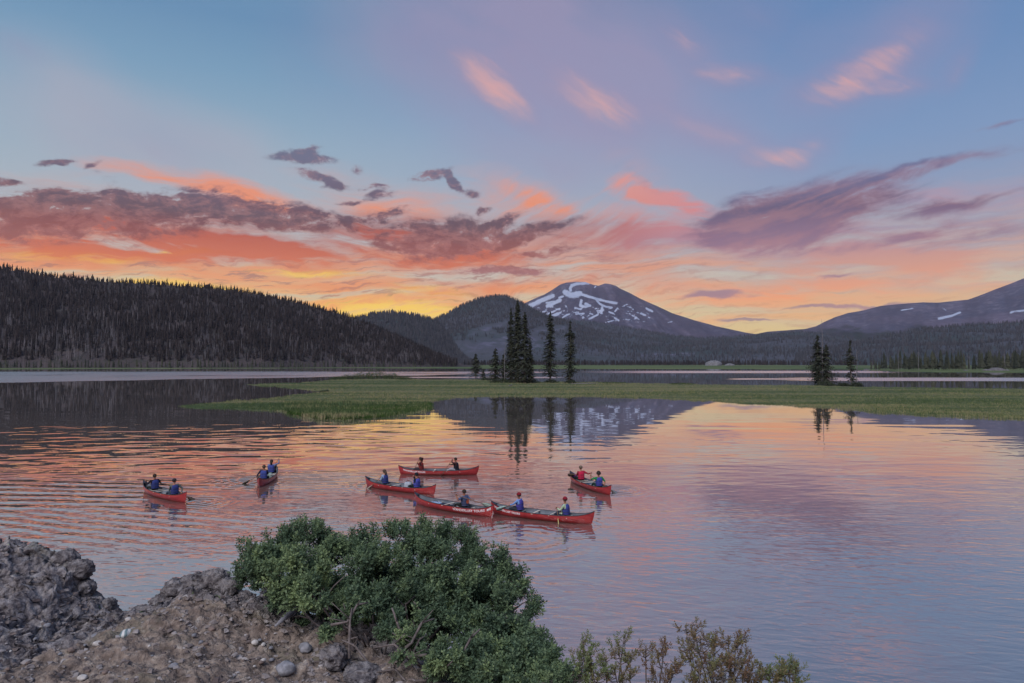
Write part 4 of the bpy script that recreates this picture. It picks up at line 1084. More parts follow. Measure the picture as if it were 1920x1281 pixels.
def person(croot, seat_s, lab, vest, shirt, trousers, skin=0, hair='dark', hat=None, grip=(.35, .1, .7), tip=(.8, .6, -.45), lean=.06, head_yaw=0.0, hairlen=0, sleeves=1, patch=False, zseat=.235, blade=(150, 120, 90), yaw=0.0, curly=False, knee=False):
    M = Matrix.Translation(croot.location) @ croot.rotation_euler.to_matrix().to_4x4() @ Matrix.Translation((seat_s * LEN / 2, 0, zseat))
    root = bpy.data.objects.new('person', None); root.empty_display_size = .3; link(root); root.matrix_world = M
    tag(root, lab, 'person', 'people paddling the red canoes')
    G, T = Vector(grip), Vector(tip)
    sh = {1: Vector((lean * .85, .185, .50)), -1: Vector((lean * .85, -.185, .50))}
    top = 1 if (G - sh[1]).length < (G - sh[-1]).length else -1
    low = -top
    ax = (T - G).normalized()
    hl = min((G + ax * (.42 + .03 * k) for k in range(18)), key=lambda p: abs((p - sh[low]).length - .46))
    elb, hnd = {}, {}
    for sd, tgt in ((top, G), (low, hl)):
        elb[sd], hnd[sd] = ik(sh[sd], tgt, .28, .25, (-.35, sd * .6, -.8))
    hd = Vector((lean + .02, 0, .60))
    cy, sy = math.cos(head_yaw), math.sin(head_yaw)
    def H(x, y, z): return hd + Vector((x * cy - y * sy, x * sy + y * cy, z))
    V = [Vector((0, 0, .08)), Vector((lean * .3, 0, .24)), Vector((lean * .7, 0, .42)), Vector((lean, 0, .53)), hd, H(.01, 0, .07), H(.012, 0, .155), H(-.005, 0, .20)]
    Rr = [(.15, .13), (.14, .11), (.165, .11), (.06, .06), .052, .075, .092, .06]
    E = [(i, i + 1) for i in range(7)]
    B = ['leg', 'torso', 'torso', 'torso', 'head', 'head', 'head', 'head']
    def chain(start, pts, rs, b):
        prev = start
        for p, r_ in zip(pts, rs):
            V.append(Vector(p)); Rr.append(r_); B.append(b); E.append((prev, len(V) - 1)); prev = len(V) - 1
        return prev
    for sd in (1, -1):
        w = chain(2, [sh[sd]], [.072], 'arm')
        w = chain(w, [sh[sd].lerp(elb[sd], .5), elb[sd]], [.055, .045], 'arm')
        w = chain(w, [elb[sd].lerp(hnd[sd], .45), elb[sd].lerp(hnd[sd], .92)], [.042, .028], 'fore')
        if knee: L_ = [(.05, sd * .11, .03), (.34, sd * .17, -.10), (.30, sd * .17, -.14), (-.05, sd * .16, -.16), (-.14, sd * .16, -.15)]
        else: L_ = [(.06, sd * .11, .07), (.27, sd * .16, .13), (.46, sd * .18, .12), (.56, sd * .17, -.06), (.62, sd * .15, -.16), (.74, sd * .15, -.17)]
        chain(0, L_, [.088, .076, .058, .05, .04, .035][:len(L_)], 'leg')
    me = skin_mesh(V, E, Rr)
    mb = MB()
    mb.add([tuple(v.co) for v in me.vertices], [tuple(p.vertices) for p in me.polygons])
    nbody = len(me.polygons)
    # face: nose, eyes, ears
    mb.ball(H(.098, 0, .125), (.020, .013, .024), 0, 6, 5)
    mb.ball(H(.085, 0, .080), (.012, .026, .007), 3, 6, 4)
    for sd in (1, -1):
        mb.ball(H(.088, sd * .032, .148), (.010, .014, .008), 2, 6, 4)
        mb.ball(H(.0, sd * .090, .125), (.020, .010, .030), 0, 6, 4)
    # hands: palm, four fingers curled round the shaft, thumb
    for sd in (1, -1):
        h = hnd[sd]; fa = (h - elb[sd]).normalized(); px_ = ax if sd == low else ax.cross(fa).normalized()
        if abs(px_.dot(fa)) > .9: px_ = Vector((0, 1, 0))
        side_ = px_.cross(fa).normalized(); f0 = (fa - px_ * fa.dot(px_)).normalized()
        mb.tube([h - fa * .05, h - fa * .01 + side_ * .012, h + f0 * .018 + side_ * .020], [.026, .034, .026], 8, 0)
        for k in range(4):
            o_ = px_ * (k - 1.5) * .021; L = (.9, 1.0, .95, .78)[k]
            p0 = h + o_ + side_ * .026; mb.tube([p0, p0 + f0 * .034 * L, p0 + f0 * .046 * L - side_ * .028, p0 + f0 * .024 - side_ * .048], [.0100, .0095, .0088, .0075], 6, 0)
        p0 = h - px_ * .03 - fa * .01; mb.tube([p0, p0 - side_ * .02 + f0 * .022 - px_ * .012, p0 - side_ * .042 + f0 * .03], [.0125, .0110, .0095], 6, 0)
    body = mb.build('body', [SKIN[skin], cloth(shirt, 'shirt_fabric'), HAIR['dark'], cloth((150, 80, 76), 'lips'), cloth(trousers, 'trouser_fabric')], root)
    seg = [(V[a], V[b_], B[b_]) for a, b_ in E]
    for i, p in enumerate(body.data.polygons):
        if i >= nbody: continue
        c = p.center; best = (9, '')
        for a, b_, nm in seg:
            d = b_ - a; t_ = max(0, min(1, (c - a).dot(d) / max(d.length_squared, 1e-9))); q = (c - a - d * t_).length
            if q < best[0]: best = (q, nm)
        nm = best[1]
        if nm == 'leg': p.material_index = 4
        elif nm in ('torso', 'arm'): p.material_index = 1 if c.z < .56 or nm == 'arm' else 0
        elif nm == 'fore': p.material_index = 1 if sleeves else 0
        else: p.material_index = 0
    # life vest: lofted shell around the torso
    mb = MB(); nr = 18; rings = [(.10, .185, .150), (.20, .185, .155), (.30, .195, .160), (.40, .200, .160), (.47, .180, .150), (.515, .140, .115), (.53, .085, .08)]
    V2 = []
    for z, ry, rx in rings:
        for k in range(nr):
            a = 2 * PI * k / nr; cx = lean * z / .5
            q = 1 - (.24 if (abs(math.sin(a)) > .9 and .3 < z < .5) else 0)
            cc = math.copysign(abs(math.cos(a)) ** .8, math.cos(a)); s2 = math.copysign(abs(math.sin(a)) ** .8, math.sin(a))
            V2.append((cx + rx * cc, ry * s2 * q, z))
    mb.add(V2, [(j * nr + k, j * nr + (k + 1) % nr, (j + 1) * nr + (k + 1) % nr, (j + 1) * nr + k) for j in range(len(rings) - 1) for k in range(nr)])
    vo = mb.build('life_vest', cloth(vest, 'vest_nylon'), root)
    mb = MB()
    for z in (.19, .33):
        pts = [(lean * z / .5 + .163 * math.copysign(abs(math.cos(a)) ** .8, math.cos(a)), .199 * math.copysign(abs(math.sin(a)) ** .8, math.sin(a)) * (1 if z < .3 else .99), z) for a in [2 * PI * k / 18 for k in range(19)]]
        mb.tube(pts, .008, 4, cap=False)
    mb.build('strap', M_gun, vo)
    if patch:
        mb = MB(); mb.add([(lean * .5 - .168 + .01 * 0, .10 * math.cos(2 * PI * k / 16), .30 + .10 * math.sin(2 * PI * k / 16)) for k in range(16)], [tuple(range(16))[::-1]])
        mb.build('logo_patch', cloth((214, 112, 84), 'orange_print'), vo, False)
    # hair and headwear
    mb = MB(); nv, nu = 7, 12
    rr = .108 * (1.22 if curly else 1)
    def shell(r3, z0, z1, nm_m, cut):
        Vv = []; 
        for j in range(nv + 1):
            th = (z0 + (z1 - z0) * j / nv)
            for i in range(nu):
                a = 2 * PI * i / nu; front = math.cos(a)
                th2 = th * (1 - cut * max(0, front) * (j / nv))
                w_ = 1 + (.10 * math.sin(i * 5 + j * 3) if curly else 0)
                Vv.append(tuple(H(-.004 + r3[0] * w_ * math.sin(th2) * math.cos(a), r3[1] * w_ * math.sin(th2) * math.sin(a), .135 + r3[2] * w_ * math.cos(th2))))
        mb.add(Vv, [(j * nu + i, (j + 1) * nu + i, (j + 1) * nu + (i + 1) % nu, j * nu + (i + 1) % nu) for j in range(nv) for i in range(nu)])
    shell((rr, rr * .95, rr * 1.06), .01, 2.0 if not hairlen else 2.3, None, .42)
    if hairlen:
        mb.tube([H(-.07, 0, .13), H(-.095, 0, .04), H(-.10, 0, -.05), H(-.10, 0, -.05 - hairlen)], [.07, .075, .06, .02], 8)
    mb.build('hair', HAIR[hair], root)
    if hat:
        mb = MB(); shell((rr * 1.10, rr * 1.05, rr * 1.16), .01, 1.45, None, 0)
        if hat[1] == 'cap':
            mb.add([tuple(H(.09 + .085 * u_ * (1 - .5 * abs(w_)), .075 * w_, .155 - .015 * u_)) for u_ in (0, 1) for w_ in (-1, -.5, 0, .5, 1)], [(i, i + 1, i + 6, i + 5) for i in range(4)])
        mb.build('cap' if hat[1] == 'cap' else 'hat', cloth(hat[0], 'hat_fabric'), root)
    # paddle, held but a thing of its own
    pr = bpy.data.objects.new('paddle', None); pr.empty_display_size = .3; link(pr); pr.matrix_world = M @ Matrix.Translation(G)
    tag(pr, PLAB[lab], 'paddle', 'canoe paddles in use')
    d = T - G; L = d.length; ax2 = ax
    mb = MB(); mb.tube([(0, 0, 0), tuple(ax2 * (L - .48)), tuple(ax2 * (L - .15))], [.015, .015, .011], 8); mb.build('shaft', cloth((120, 96, 78), 'paddle_shaft'), pr)
    e = ax2.cross(Vector((1, 0, 0)))
    if abs(d.x) < .25 * L: e = ax2.cross(Vector((0.2, 1, 0)))
    e.normalize(); nn = ax2.cross(e)
    W_ = [(.50, .014), (.44, .05), (.34, .085), (.2, .10), (.08, .098), (.02, .07), (0, .03)]
    Vb = []
    for off, w_ in W_:
        for sg, th in ((-1, 0), (0, .007), (1, 0), (0, -.007)):
            Vb.append(tuple(ax2 * (L - off) + e * sg * w_ + nn * th))
    mb = MB(); mb.add(Vb, [(j * 4 + k, j * 4 + (k + 1) % 4, (j + 1) * 4 + (k + 1) % 4, (j + 1) * 4 + k) for j in range(6) for k in range(4)] + [(24, 25, 26, 27)])
    mb.build('blade', cloth(blade, 'paddle_blade'), pr)
    mb = MB(); mb.tube([tuple(-e * .05), tuple(e * .05)], .016, 8); mb.build('grip', M_gun, pr)
    return root

def bag(croot, s, y, dim, c, lab, cat='bag', rz=0.0, z=.03):
    M = Matrix.Translation(croot.location) @ croot.rotation_euler.to_matrix().to_4x4() @ Matrix.Translation((s * LEN / 2, y, z)) @ Matrix.Rotation(rz, 4, 'Z')
    V = []; nu, nv = 14, 8
    for j in range(nv + 1):
        for i in range(nu):
            a, b_ = 2 * PI * i / nu, -PI / 2 + PI * j / nv
            f = lambda q, p: math.copysign(abs(q) ** p, q)
            w_ = 1 + .07 * math.sin(3 * a + j) + .04 * math.sin(7 * a - 2 * j)
            V.append((dim[0] / 2 * f(math.cos(a), .5) * f(math.cos(b_), .45) * w_, dim[1] / 2 * f(math.sin(a), .5) * f(math.cos(b_), .45) * w_, dim[2] / 2 * (1 + f(math.sin(b_), .6))))
    F = [(j * nu + i, j * nu + (i + 1) % nu, (j + 1) * nu + (i + 1) % nu, (j + 1) * nu + i) for j in range(nv) for i in range(nu)]
    root = bpy.data.objects.new(cat, None); root.empty_display_size = .2; link(root); root.matrix_world = M; tag(root, lab, cat)
    mb = MB(); mb.add(V, F); mb.build('fabric_body', cloth(c, 'bag_fabric'), root)
    mb = MB(); mb.tube([(-dim[0] * .3, 0, dim[2] * .97), (-dim[0] * .15, 0, dim[2] * 1.14), (dim[0] * .15, 0, dim[2] * 1.14), (dim[0] * .3, 0, dim[2] * .97)], .012, 6); mb.build('handle', M_gun, root)

PLAB = {}
def P(label, plabel): PLAB[label] = plabel; return label
BLUE, BLUED = (62, 74, 138), (54, 64, 120)
NAVY, DG = (36, 38, 52), (44, 52, 50)

cA, _, _ = place_canoe((266, 920), (353, 944.5), 'red canoe farthest left, seen from behind with two blue-vested paddlers')
person(cA, .42, P('front paddler in the leftmost canoe, dark sleeves and blue vest, left hand raised', 'paddle held across the body by the front paddler of the leftmost canoe'), BLUED, (40, 34, 44), DG, 1, 'dark', grip=(.22, .38, .52), tip=(-.5, -.95, .12), hairlen=0)
person(cA, -.49, P('stern paddler in the leftmost canoe wearing a dark peaked cap and blue vest', 'paddle trailing behind the stern of the leftmost canoe'), BLUED, (96, 104, 100), (50, 62, 74), 0, 'dark', hat=((52, 48, 52), 'cap'), grip=(.30, .05, .42), tip=(-.75, -.72, -.36), head_yaw=-1.2, blade=(90, 84, 74))
cB, _, _ = place_canoe((516.5, 888), (486, 914), 'red canoe seen end-on with its stern toward the camera')
person(cB, -.49, P('near paddler in the end-on canoe with dark sleeves and blue vest', 'paddle sweeping out left of the end-on canoe'), BLUE, (40, 40, 62), (60, 74, 72), 1, 'brown', grip=(.35, -.05, .40), tip=(.05, 1.22, -.28), blade=(92, 84, 66))
person(cB, .40, P('far paddler in the end-on canoe with long dark hair and blue vest', 'paddle raised above the right shoulder in the end-on canoe'), BLUE, (110, 120, 150), NAVY, 0, 'dark', grip=(.15, -.42, .84), tip=(.6, .55, -.4), hairlen=.08)
bag(cB, .16, 0, (.42, .36, .34), (150, 168, 160), 'pale green bag in the end-on canoe between its two paddlers')
cC, _, _ = place_canoe((752, 889.5), (893, 890.5), 'red canoe farthest back of the middle group with pale bow lettering')
lettering(cC, 'WANDERLUST TOURS', 2.22, .125)
person(cC, .42, P('bow paddler in the rear middle canoe, maroon vest, arm raised', 'thin paddle dipping off the far side of the rear middle canoe'), (120, 46, 44), (70, 40, 44), (60, 50, 56), 1, 'dark', grip=(.12, -.02, .80), tip=(.78, -.62, -.40))
person(cC, -.45, P('stern paddler in the rear middle canoe, black vest and grey trousers', 'paddle angled down the near side of the rear middle canoe'), (30, 32, 44), (80, 56, 56), (150, 150, 158), 1, 'dark', grip=(.26, .16, .72), tip=(1.05, .62, -.42), blade=(150, 110, 100))
cD, _, _ = place_canoe((680, 911), (823, 929.5), 'red canoe on the left of the middle group, bow pointing left')
person(cD, .40, P('long-haired bow paddler in pale blue sleeves and blue vest, left of the middle group', 'paddle with pale blade beside the bow of the left middle canoe'), BLUED, (150, 172, 196), (90, 96, 104), 2, 'brown', grip=(.25, .05, .42), tip=(.95, .55, -.38), hairlen=.18, blade=(172, 160, 150))
person(cD, -.49, P('stern paddler in blue vest and black trousers behind a grey bundle', 'upright paddle held by the stern paddler of the left middle canoe'), (76, 80, 162), (30, 40, 52), (26, 36, 34), 0, 'dark', grip=(.34, -.10, .62), tip=(.46, -.55, -.42), hat=((30, 36, 44), 'hat'), lean=.02)
bag(cD, -.27, .05, (.42, .42, .52), (160, 168, 178), 'pale grey bundle in front of the blue-vested stern paddler', rz=.4)
bag(cD, -.38, .12, (.30, .22, .26), (44, 30, 36), 'small dark bag at the knees of the stern paddler by the grey bundle')
cE, _, _ = place_canoe((776, 944), (927, 971), 'red canoe with large white lettering along its stern and one paddler')
lettering(cE, 'WANDERLUST TOURS  #8', -.42, .150)
person(cE, -.33, P('lone paddler in slate blue shirt with an orange patch on the vest back', 'paddle with broad grey-green blade held over the far gunwale'), (70, 78, 108), (76, 92, 124), (36, 40, 38), 1, 'dark', sleeves=0, grip=(.20, .42, .62), tip=(-1.15, -.55, .10), patch=True, blade=(150, 168, 156), knee=False, yaw=.5)
bag(cE, .42, .0, (.62, .46, .24), (148, 168, 196), 'pale blue duffel bag in the bow of the lettered canoe')
bag(cE, .20, .02, (.55, .5, .22), (48, 60, 84), 'dark blue bag behind the pale duffel in the lettered canoe')
bag(cE, -.02, .06, (.38, .4, .20), (34, 38, 54), 'small black bag in front of the lone paddler')
cF, _, _ = place_canoe((923, 962.5), (1112, 983.5), 'nearest red canoe on the right of the middle group with two red-capped paddlers')
lettering(cF, 'WANDERLUST TOURS', 2.30, .125)
person(cF, .40, P('bow paddler in a red cap, light blue shirt and blue vest', 'pale-bladed paddle resting over the bow side of the nearest canoe'), (70, 66, 146), (120, 156, 212), (50, 54, 62), 1, 'dark', hat=((122, 34, 44), 'hat'), grip=(.22, -.12, .34), tip=(1.0, .46, .06), blade=(150, 176, 172))
person(cF, -.49, P('stern paddler in a dark red hat, pale yellow-green sleeve and blue vest', 'yellowish paddle blade held down beside the stern of the nearest canoe'), (62, 68, 136), (170, 190, 160), (52, 56, 70), 1, 'dark', hat=((126, 34, 48), 'hat'), grip=(.42, .12, .34), tip=(.10, .60, -.40), blade=(214, 200, 140))
cG, _, _ = place_canoe((1069, 901), (1146, 930), 'red canoe on the far right of the group, bow pointing away left')
person(cG, .40, P('bow paddler in a bright red vest in the rightmost canoe', 'paddle held crosswise by the red-vested paddler with its blade over the bow'), (184, 40, 72), (150, 44, 60), (30, 36, 34), 0, 'brown', grip=(-.35, -.46, .46), tip=(.98, .40, .18), blade=(70, 60, 52), hat=((110, 96, 84), 'hat'))
person(cG, -.47, P('stern paddler with curly dark hair, green shirt and blue vest', 'grey-bladed paddle entering the water right of the rightmost canoe'), (66, 70, 146), (34, 124, 70), (30, 60, 54), 1, 'dark', grip=(.28, .38, .62), tip=(-.72, -.78, -.36), curly=True, sleeves=0, blade=(120, 128, 136))
bag(cG, .05, 0, (.4, .4, .18), (60, 80, 110), 'blue-grey bag on the floor of the rightmost canoe')
bag(cG, .80, .02, (.5, .24, .18), (110, 70, 120), 'purple bag tucked in the bow of the rightmost canoe', z=.3)
# ------------------------------------------------------------------ foreground lava rock
crest_px = [(-420, 1000), (-200, 1020), (-60, 1020), (0, 1018), (40, 1012), (75, 1019), (100, 1024), (130, 1030), (150, 1040), (160, 1060), (168, 1085), (185, 1108), (205, 1124), (225, 1138), (243, 1153), (258, 1148), (275, 1137), (300, 1126), (320, 1110), (345, 1097), (370, 1086), (395, 1076), (420, 1074), (445, 1080), (480, 1094), (530, 1112), (600, 1135), (700, 1170), (800, 1205), (900, 1232), (1000, 1268), (1400, 1330), (1900, 1370), (2600, 1430)]
def edgeY(x): return interp([(-9, 4.9), (-3.5, 4.9), (-2.6, 4.7), (-2.35, 4.45), (-2.0, 4.6), (-1.2, 4.55), (-.8, 4.2), (-.3, 3.75), (.5, 3.3), (2, 3.0), (6, 2.8)], x)
cx, cz = [], []
for a_, b_ in crest_px:
    Y = 4.6
    for _ in range(6):
        u, zz = ray(a_, b_); Y = float(edgeY(u * Y))
    cx.append(u * Y); cz.append(CAM_H + zz * Y)
cx, cz = np.array(cx), np.array(cz)
o_ = np.argsort(cx); cx, cz = cx[o_], cz[o_]
def ground_z(X, Y, detail=True):
    X, Y = np.asarray(X, float), np.asarray(Y, float)
    E = edgeY(X); C = np.interp(X, cx, cz)
    flat = 5.42 - .02 * X - .10 * np.clip(X + 1.0, 0, 6) + .05 * fbm(X * .8, Y * .8, 0, 3, 4)
    t = np.clip((Y - 2.6) / (E - 2.6), 0, 1.0)
    front = flat + (C - flat) * t ** 1.6
    # mass of the left rock bulges toward the viewer
    lm = sst(-X, 2.0, 2.7) * sst(Y, 3.0, 4.2)
    front = front + .10 * lm * (1 - t)
    d = np.clip(Y - E, 0, 99)
    z = front - 1.5 * d ** 1.15 - 3.2 * sst(d, .25, 2.2) - .25 * sst(d, 0, .12)
    return z
gx = np.arange(-4.6, 1.8, .0105); gy = np.concatenate([np.arange(2.45, 5.25, .0105), np.arange(5.3, 9.5, .12)])
GX, GY = np.meshgrid(gx, gy)
GZ = ground_z(GX, GY)
rockm = np.clip(sst(GY - edgeY(GX), -.55 - .5 * 0, -.12) + sst(-GX, 1.9 + .35 * (4.6 - GY), 2.5 + .35 * (4.6 - GY)), 0, 1)
n1_ = fbm(GX * 2.2, GY * 2.2, 0, 4, 61, .55, True)
n2_ = fbm(GX * 7, GY * 9, GZ * 4, 4, 62, .55, True)
n3_ = fbm(GX * 24, GY * 30, GZ * 20, 3, 63, .6)
n4_ = fbm(GX * 60, GY * 60, 0, 2, 64, .6)
clod = np.clip(fbm(GX * 9, GY * 9, 0, 3, 65), -.2, 1)
GZ = GZ - .085 * rockm + rockm * (.105 * n1_ + .070 * n2_ + .030 * n3_ + .035 * np.round(2.2 * fbm(GX * 1.7 + 3, GY * 2.6, 0, 3, 71)) / 2.2) + (1 - rockm) * (.035 * n1_ + .055 * clod + .022 * n3_ + .022 * n2_) + .008 * n4_
GX2 = GX + rockm * (.060 * fbm(GX * 6, GY * 6, GZ * 9, 4, 66, .6) + .018 * fbm(GX * 22, GY * 22, GZ * 30, 3, 67))
GY2 = GY - rockm * (.075 * fbm(GX * 5, GY * 6, GZ * 9, 4, 68, .6, True) + .02 * fbm(GX * 24, GY * 22, GZ * 30, 3, 69))
def b_ground(t, b):
    geo = t.node('ShaderNodeNewGeometry').outputs['Position']
    rk = t.node('ShaderNodeAttribute', attribute_name='rock').outputs['Fac']
    a = t.noise(t.scale(geo, (1, 1, 1)), 2.2, 6, .62)[0]; f = t.noise(geo, 14, 8, .68, .4)[0]; g = t.noise(geo, 70, 5, .7)[0]
    soil = t.ramp(f, [(.30, (.09, .070, .058, 1)), (.45, (.21, .165, .14, 1)), (.57, (.33, .265, .22, 1)), (.70, (.50, .45, .40, 1))])
    soil = t.mix(t.smooth(a, .52, .66, 0, .7), soil, (.17, .16, .115, 1))
    stone = t.ramp(f, [(.35, (.045, .040, .045, 1)), (.46, (.17, .152, .158, 1)), (.57, (.31, .285, .285, 1)), (.70, (.52, .49, .47, 1))])
    stone = t.mix(t.smooth(a, .54, .70, 0, .5), stone, (.17, .17, .13, 1))
    k = t.math('MULTIPLY_ADD', t.sub(f, .5), 1.3, rk)
    c = t.mix(t.smooth(k, .25, .65), soil, stone)
    lich = t.noise(geo, 9.0, 3, .5)[0]
    c = t.mix(t.mul(t.smooth(lich, .70, .74, 0, .55), rk), c, (.20, .30, .10, 1))
    c = t.mix(t.smooth(g, .60, .75, 0, .4), c, (.42, .40, .38, 1))
    t.put(b.inputs['Base Color'], c)
    vo = t.node('ShaderNodeTexVoronoi', feature='F1'); vo.inputs['Scale'].default_value = 26
    wv = t.node('ShaderNodeVectorMath', operation='SCALE'); t.l.new(t.noise(geo, 18, 3, .6)[1], wv.inputs[0]); wv.inputs[3].default_value = .06
    t.l.new(t.vmath('ADD', geo, wv.outputs[0]), vo.inputs['Vector'])
    bump(t, b, t.add(t.add(t.mul(f, .030), t.mul(g, .010)), t.mul(vo.outputs['Distance'], -.35 / 26 * 1.6)), 1.0, 1.0)
M_rock = mat('lava_rock_soil', b_ground, rough=.95, spec=.15)
go = obj('rocky_ground', mesh('rocky_ground', np.stack([GX2, GY2, GZ], -1).reshape(-1, 3), grid_faces(len(gy), len(gx)), M_rock, smooth=True, attrs={'rock': rockm.ravel()}))
tag(go, kind='structure')
# coarser ground under and around the camera
hx = np.arange(-14, 10.1, .2); hy = np.arange(-10, 2.7, .2)
HX, HY = np.meshgrid(hx, hy); HZ = ground_z(HX, np.maximum(HY, 2.45)) - .05 - .5 * np.clip(-4.0 - HX, 0, 1) * 0
HZ = np.where(HX < -4.6, HZ - .2 * (-4.6 - HX), HZ); HZ = np.where(HX > 1.8, HZ - .5 * (HX - 1.8), HZ) 
gb = obj('bank_ground', mesh('bank_ground', np.stack([HX, HY, HZ], -1).reshape(-1, 3), grid_faces(len(hy), len(hx)), M_rock, smooth=True, attrs={'rock': np.zeros(HX.size)})); tag(gb, kind='structure')
from bisect import bisect
def gz(x, y):
    i = min(len(gx) - 1, max(0, int((x - gx[0]) / .0105))); j = min(len(gy) - 1, max(0, int((y - gy[0]) / .0105)))
    return float(GZ[j, i])
def hit(px_, py_):
    """point of the rough ground seen through a point of the photograph"""
    a, b_ = ray(px_, py_)
    for k in range(700):
        Y = 2.5 + k * .006
        if CAM_H + b_ * Y <= gz(a * Y, Y): return Vector((a * Y, Y, gz(a * Y, Y)))
    return Vector((a * 4.4, 4.4, gz(a * 4.4, 4.4)))

def stone(px_, py_, w, seed, m, lab, grp=None, flat=.6, name='stone', cat='stone', loc=None, sink=.15):
    p = loc or hit(px_, py_); nu, nv = 18, 11
    V = []
    for j in range(nv + 1):
        for i in range(nu):
            a, b_ = 2 * PI * i / nu, -PI / 2 + PI * j / nv
            d = (math.cos(a) * math.cos(b_), math.sin(a) * math.cos(b_), math.sin(b_))
            q = 1 + .30 * float(fbm(d[0] * 1.6 + seed, d[1] * 1.6, d[2] * 1.6, 4, seed)) + .05 * float(vn(d[0] * 7, d[1] * 7, d[2] * 7, seed))
            V.append((d[0] * w / 2 * q, d[1] * w / 2.6 * q, d[2] * w / 2 * flat * q + w * flat * (.5 - sink)))
    F = [(j * nu + i, j * nu + (i + 1) % nu, (j + 1) * nu + (i + 1) % nu, (j + 1) * nu + i) for j in range(nv) for i in range(nu)]
    o = obj(name, mesh(name, V, F, m, smooth=True)); o.location = p; o.rotation_euler = (0, 0, seed * 1.7)
    return tag(o, lab, cat, grp)
M_st = mat('grey_stone', color=(.24, .24, .26), rough=.9, noise=(22, .45))
M_stp = mat('pale_stone', color=(.50, .47, .44), rough=.85, noise=(30, .25))
M_std = mat('brown_stone', color=(.20, .15, .13), rough=.9, noise=(22, .4))
def b_band(t, b):
    g = t.node('ShaderNodeTexCoord').outputs['Object']
    w = t.node('ShaderNodeTexWave', wave_type='BANDS', bands_direction='Y'); t.l.new(g, w.inputs[0]); w.inputs['Scale'].default_value = 12; w.inputs['Distortion'].default_value = 2
    t.put(b.inputs['Base Color'], t.mix(t.smooth(w.outputs['Fac'], .4, .6), (.16, .22, .23, 1), (.58, .58, .56, 1)))
M_band = mat('banded_stone', b_band, rough=.6)
stone(237, 1194, .085, 3, M_band, 'small blue-grey stone with white bands in the notch of the rocks', flat=.5)
stone(240, 1167, .035, 4, M_stp, 'tiny pale pebble just above the banded stone in the notch')
stone(572, 1224, .08, 7, M_st, 'small grey stone left of the grey rock under the bush')
stone(536, 1262, .11, 9, M_st, 'grey stone with dark hollow on the soil near the bottom edge')
random.seed(5)
mats_ = [M_st, M_stp, M_std, M_std, M_st]
for k in range(46):
    a_, b_ = random.uniform(5, 520), random.uniform(1175, 1279)
    if 215 < a_ < 262 and b_ < 1215: continue
    mm_ = mats_[k % 5]
    nm_ = {'grey_stone': 'loose grey pebble on the brown soil', 'pale_stone': 'loose pale pebble on the brown soil', 'brown_stone': 'loose brown pebble on the brown soil'}[mm_.name]
    stone(a_, b_, random.choice([.014, .018, .024, .03, .045]), 100 + k, mm_, nm_, {'grey_stone': 'loose grey pebbles', 'pale_stone': 'loose pale pebbles', 'brown_stone': 'loose brown pebbles'}[mm_.name], name='pebble', cat='pebble')
def b_lump(t, b):
    g = t.node('ShaderNodeNewGeometry').outputs['Position']
    f = t.noise(g, 22, 8, .7, .5)[0]; q = t.noise(g, 90, 4, .7)[0]
    t.put(b.inputs['Base Color'], t.ramp(f, [(.35, (.045, .040, .045, 1)), (.47, (.17, .155, .16, 1)), (.58, (.29, .27, .27, 1)), (.71, (.48, .45, .44, 1))]))
    bump(t, b, t.add(t.mul(f, .03), t.mul(q, .008)), 1.0, 1.0)
M_lump = mat('lava_rock', b_lump, rough=.95, spec=.1)
def lump(px_, py_, w, seed, m, lab, grp=None, flat=.7, name='lava_lump', cat='rock', loc=None, sink=.4):
    nu, nv = 56, 36
    a = np.linspace(0, 2 * PI, nu, endpoint=False); b_ = np.linspace(-PI / 2, PI / 2, nv)
    A, B = np.meshgrid(a, b_); d = np.stack([np.cos(A) * np.cos(B), np.sin(A) * np.cos(B), np.sin(B)], -1)
    q = 1 + .35 * fbm(d[..., 0] * 1.8 + seed, d[..., 1] * 1.8, d[..., 2] * 1.8, 4, seed, .6) + .22 * fbm(d[..., 0] * 4 + seed, d[..., 1] * 4, d[..., 2] * 4, 4, seed + 3, .6, True)
    V = d * q[..., None] * np.array([w / 2, w / 2.5, w / 2 * flat]); V[..., 2] += w * flat * (.5 - sink)
    i = np.arange(nv - 1)[:, None] * nu + np.arange(nu)[None, :]; j = np.arange(nv - 1)[:, None] * nu + (np.arange(nu)[None, :] + 1) % nu
    F = np.stack([i.ravel(), j.ravel(), j.ravel() + nu, i.ravel() + nu], 1)
    o = obj(name, mesh(name, V.reshape(-1, 3), F, m, smooth=True)); o.location = loc; o.rotation_euler = (0, 0, seed * 1.7)
    return tag(o, lab, cat, grp)
for k, (a_, b_, w_) in enumerate([(262, 1150, .10), (300, 1132, .12), (332, 1110, .15), (352, 1100, .13), (378, 1090, .17), (402, 1092, .16), (430, 1102, .15), (455, 1118, .14), (418, 1118, .12), (355, 1122, .12), (205, 1130, .10), (150, 1058, .14), (160, 1100, .13), (120, 1035, .12), (318, 1140, .10), (395, 1130, .13)]):
    L = ['nearest the notch', 'second up from the notch', 'halfway up the right-hand crest', 'below the top of the right-hand crest', 'at the top left of the right-hand crest', 'at the very top of the right-hand crest', 'against the bush on the right-hand crest', 'half under the left edge of the bush', 'on the slope below the bush edge', 'low on the front of the right-hand crest',
         'on the left side of the notch', 'on the corner of the big left rock', 'jutting from the lower edge of the big left rock', 'on the top rim of the big left rock', 'at the foot of the right-hand crest', 'in the middle of the slope below the crest'][k]
    u, zz = ray(a_, b_); Y = float(edgeY(u * 4.5)) - .05; x_ = u * Y
    lump(a_, b_, w_ * 1.15, 200 + k, M_lump, 'knobbly grey lava lump ' + L, 'grey lava lumps along the rock crest', flat=.75, name='lava_lump', cat='rock', loc=Vector((x_, Y, gz(x_, Y) - .02)), sink=.38)

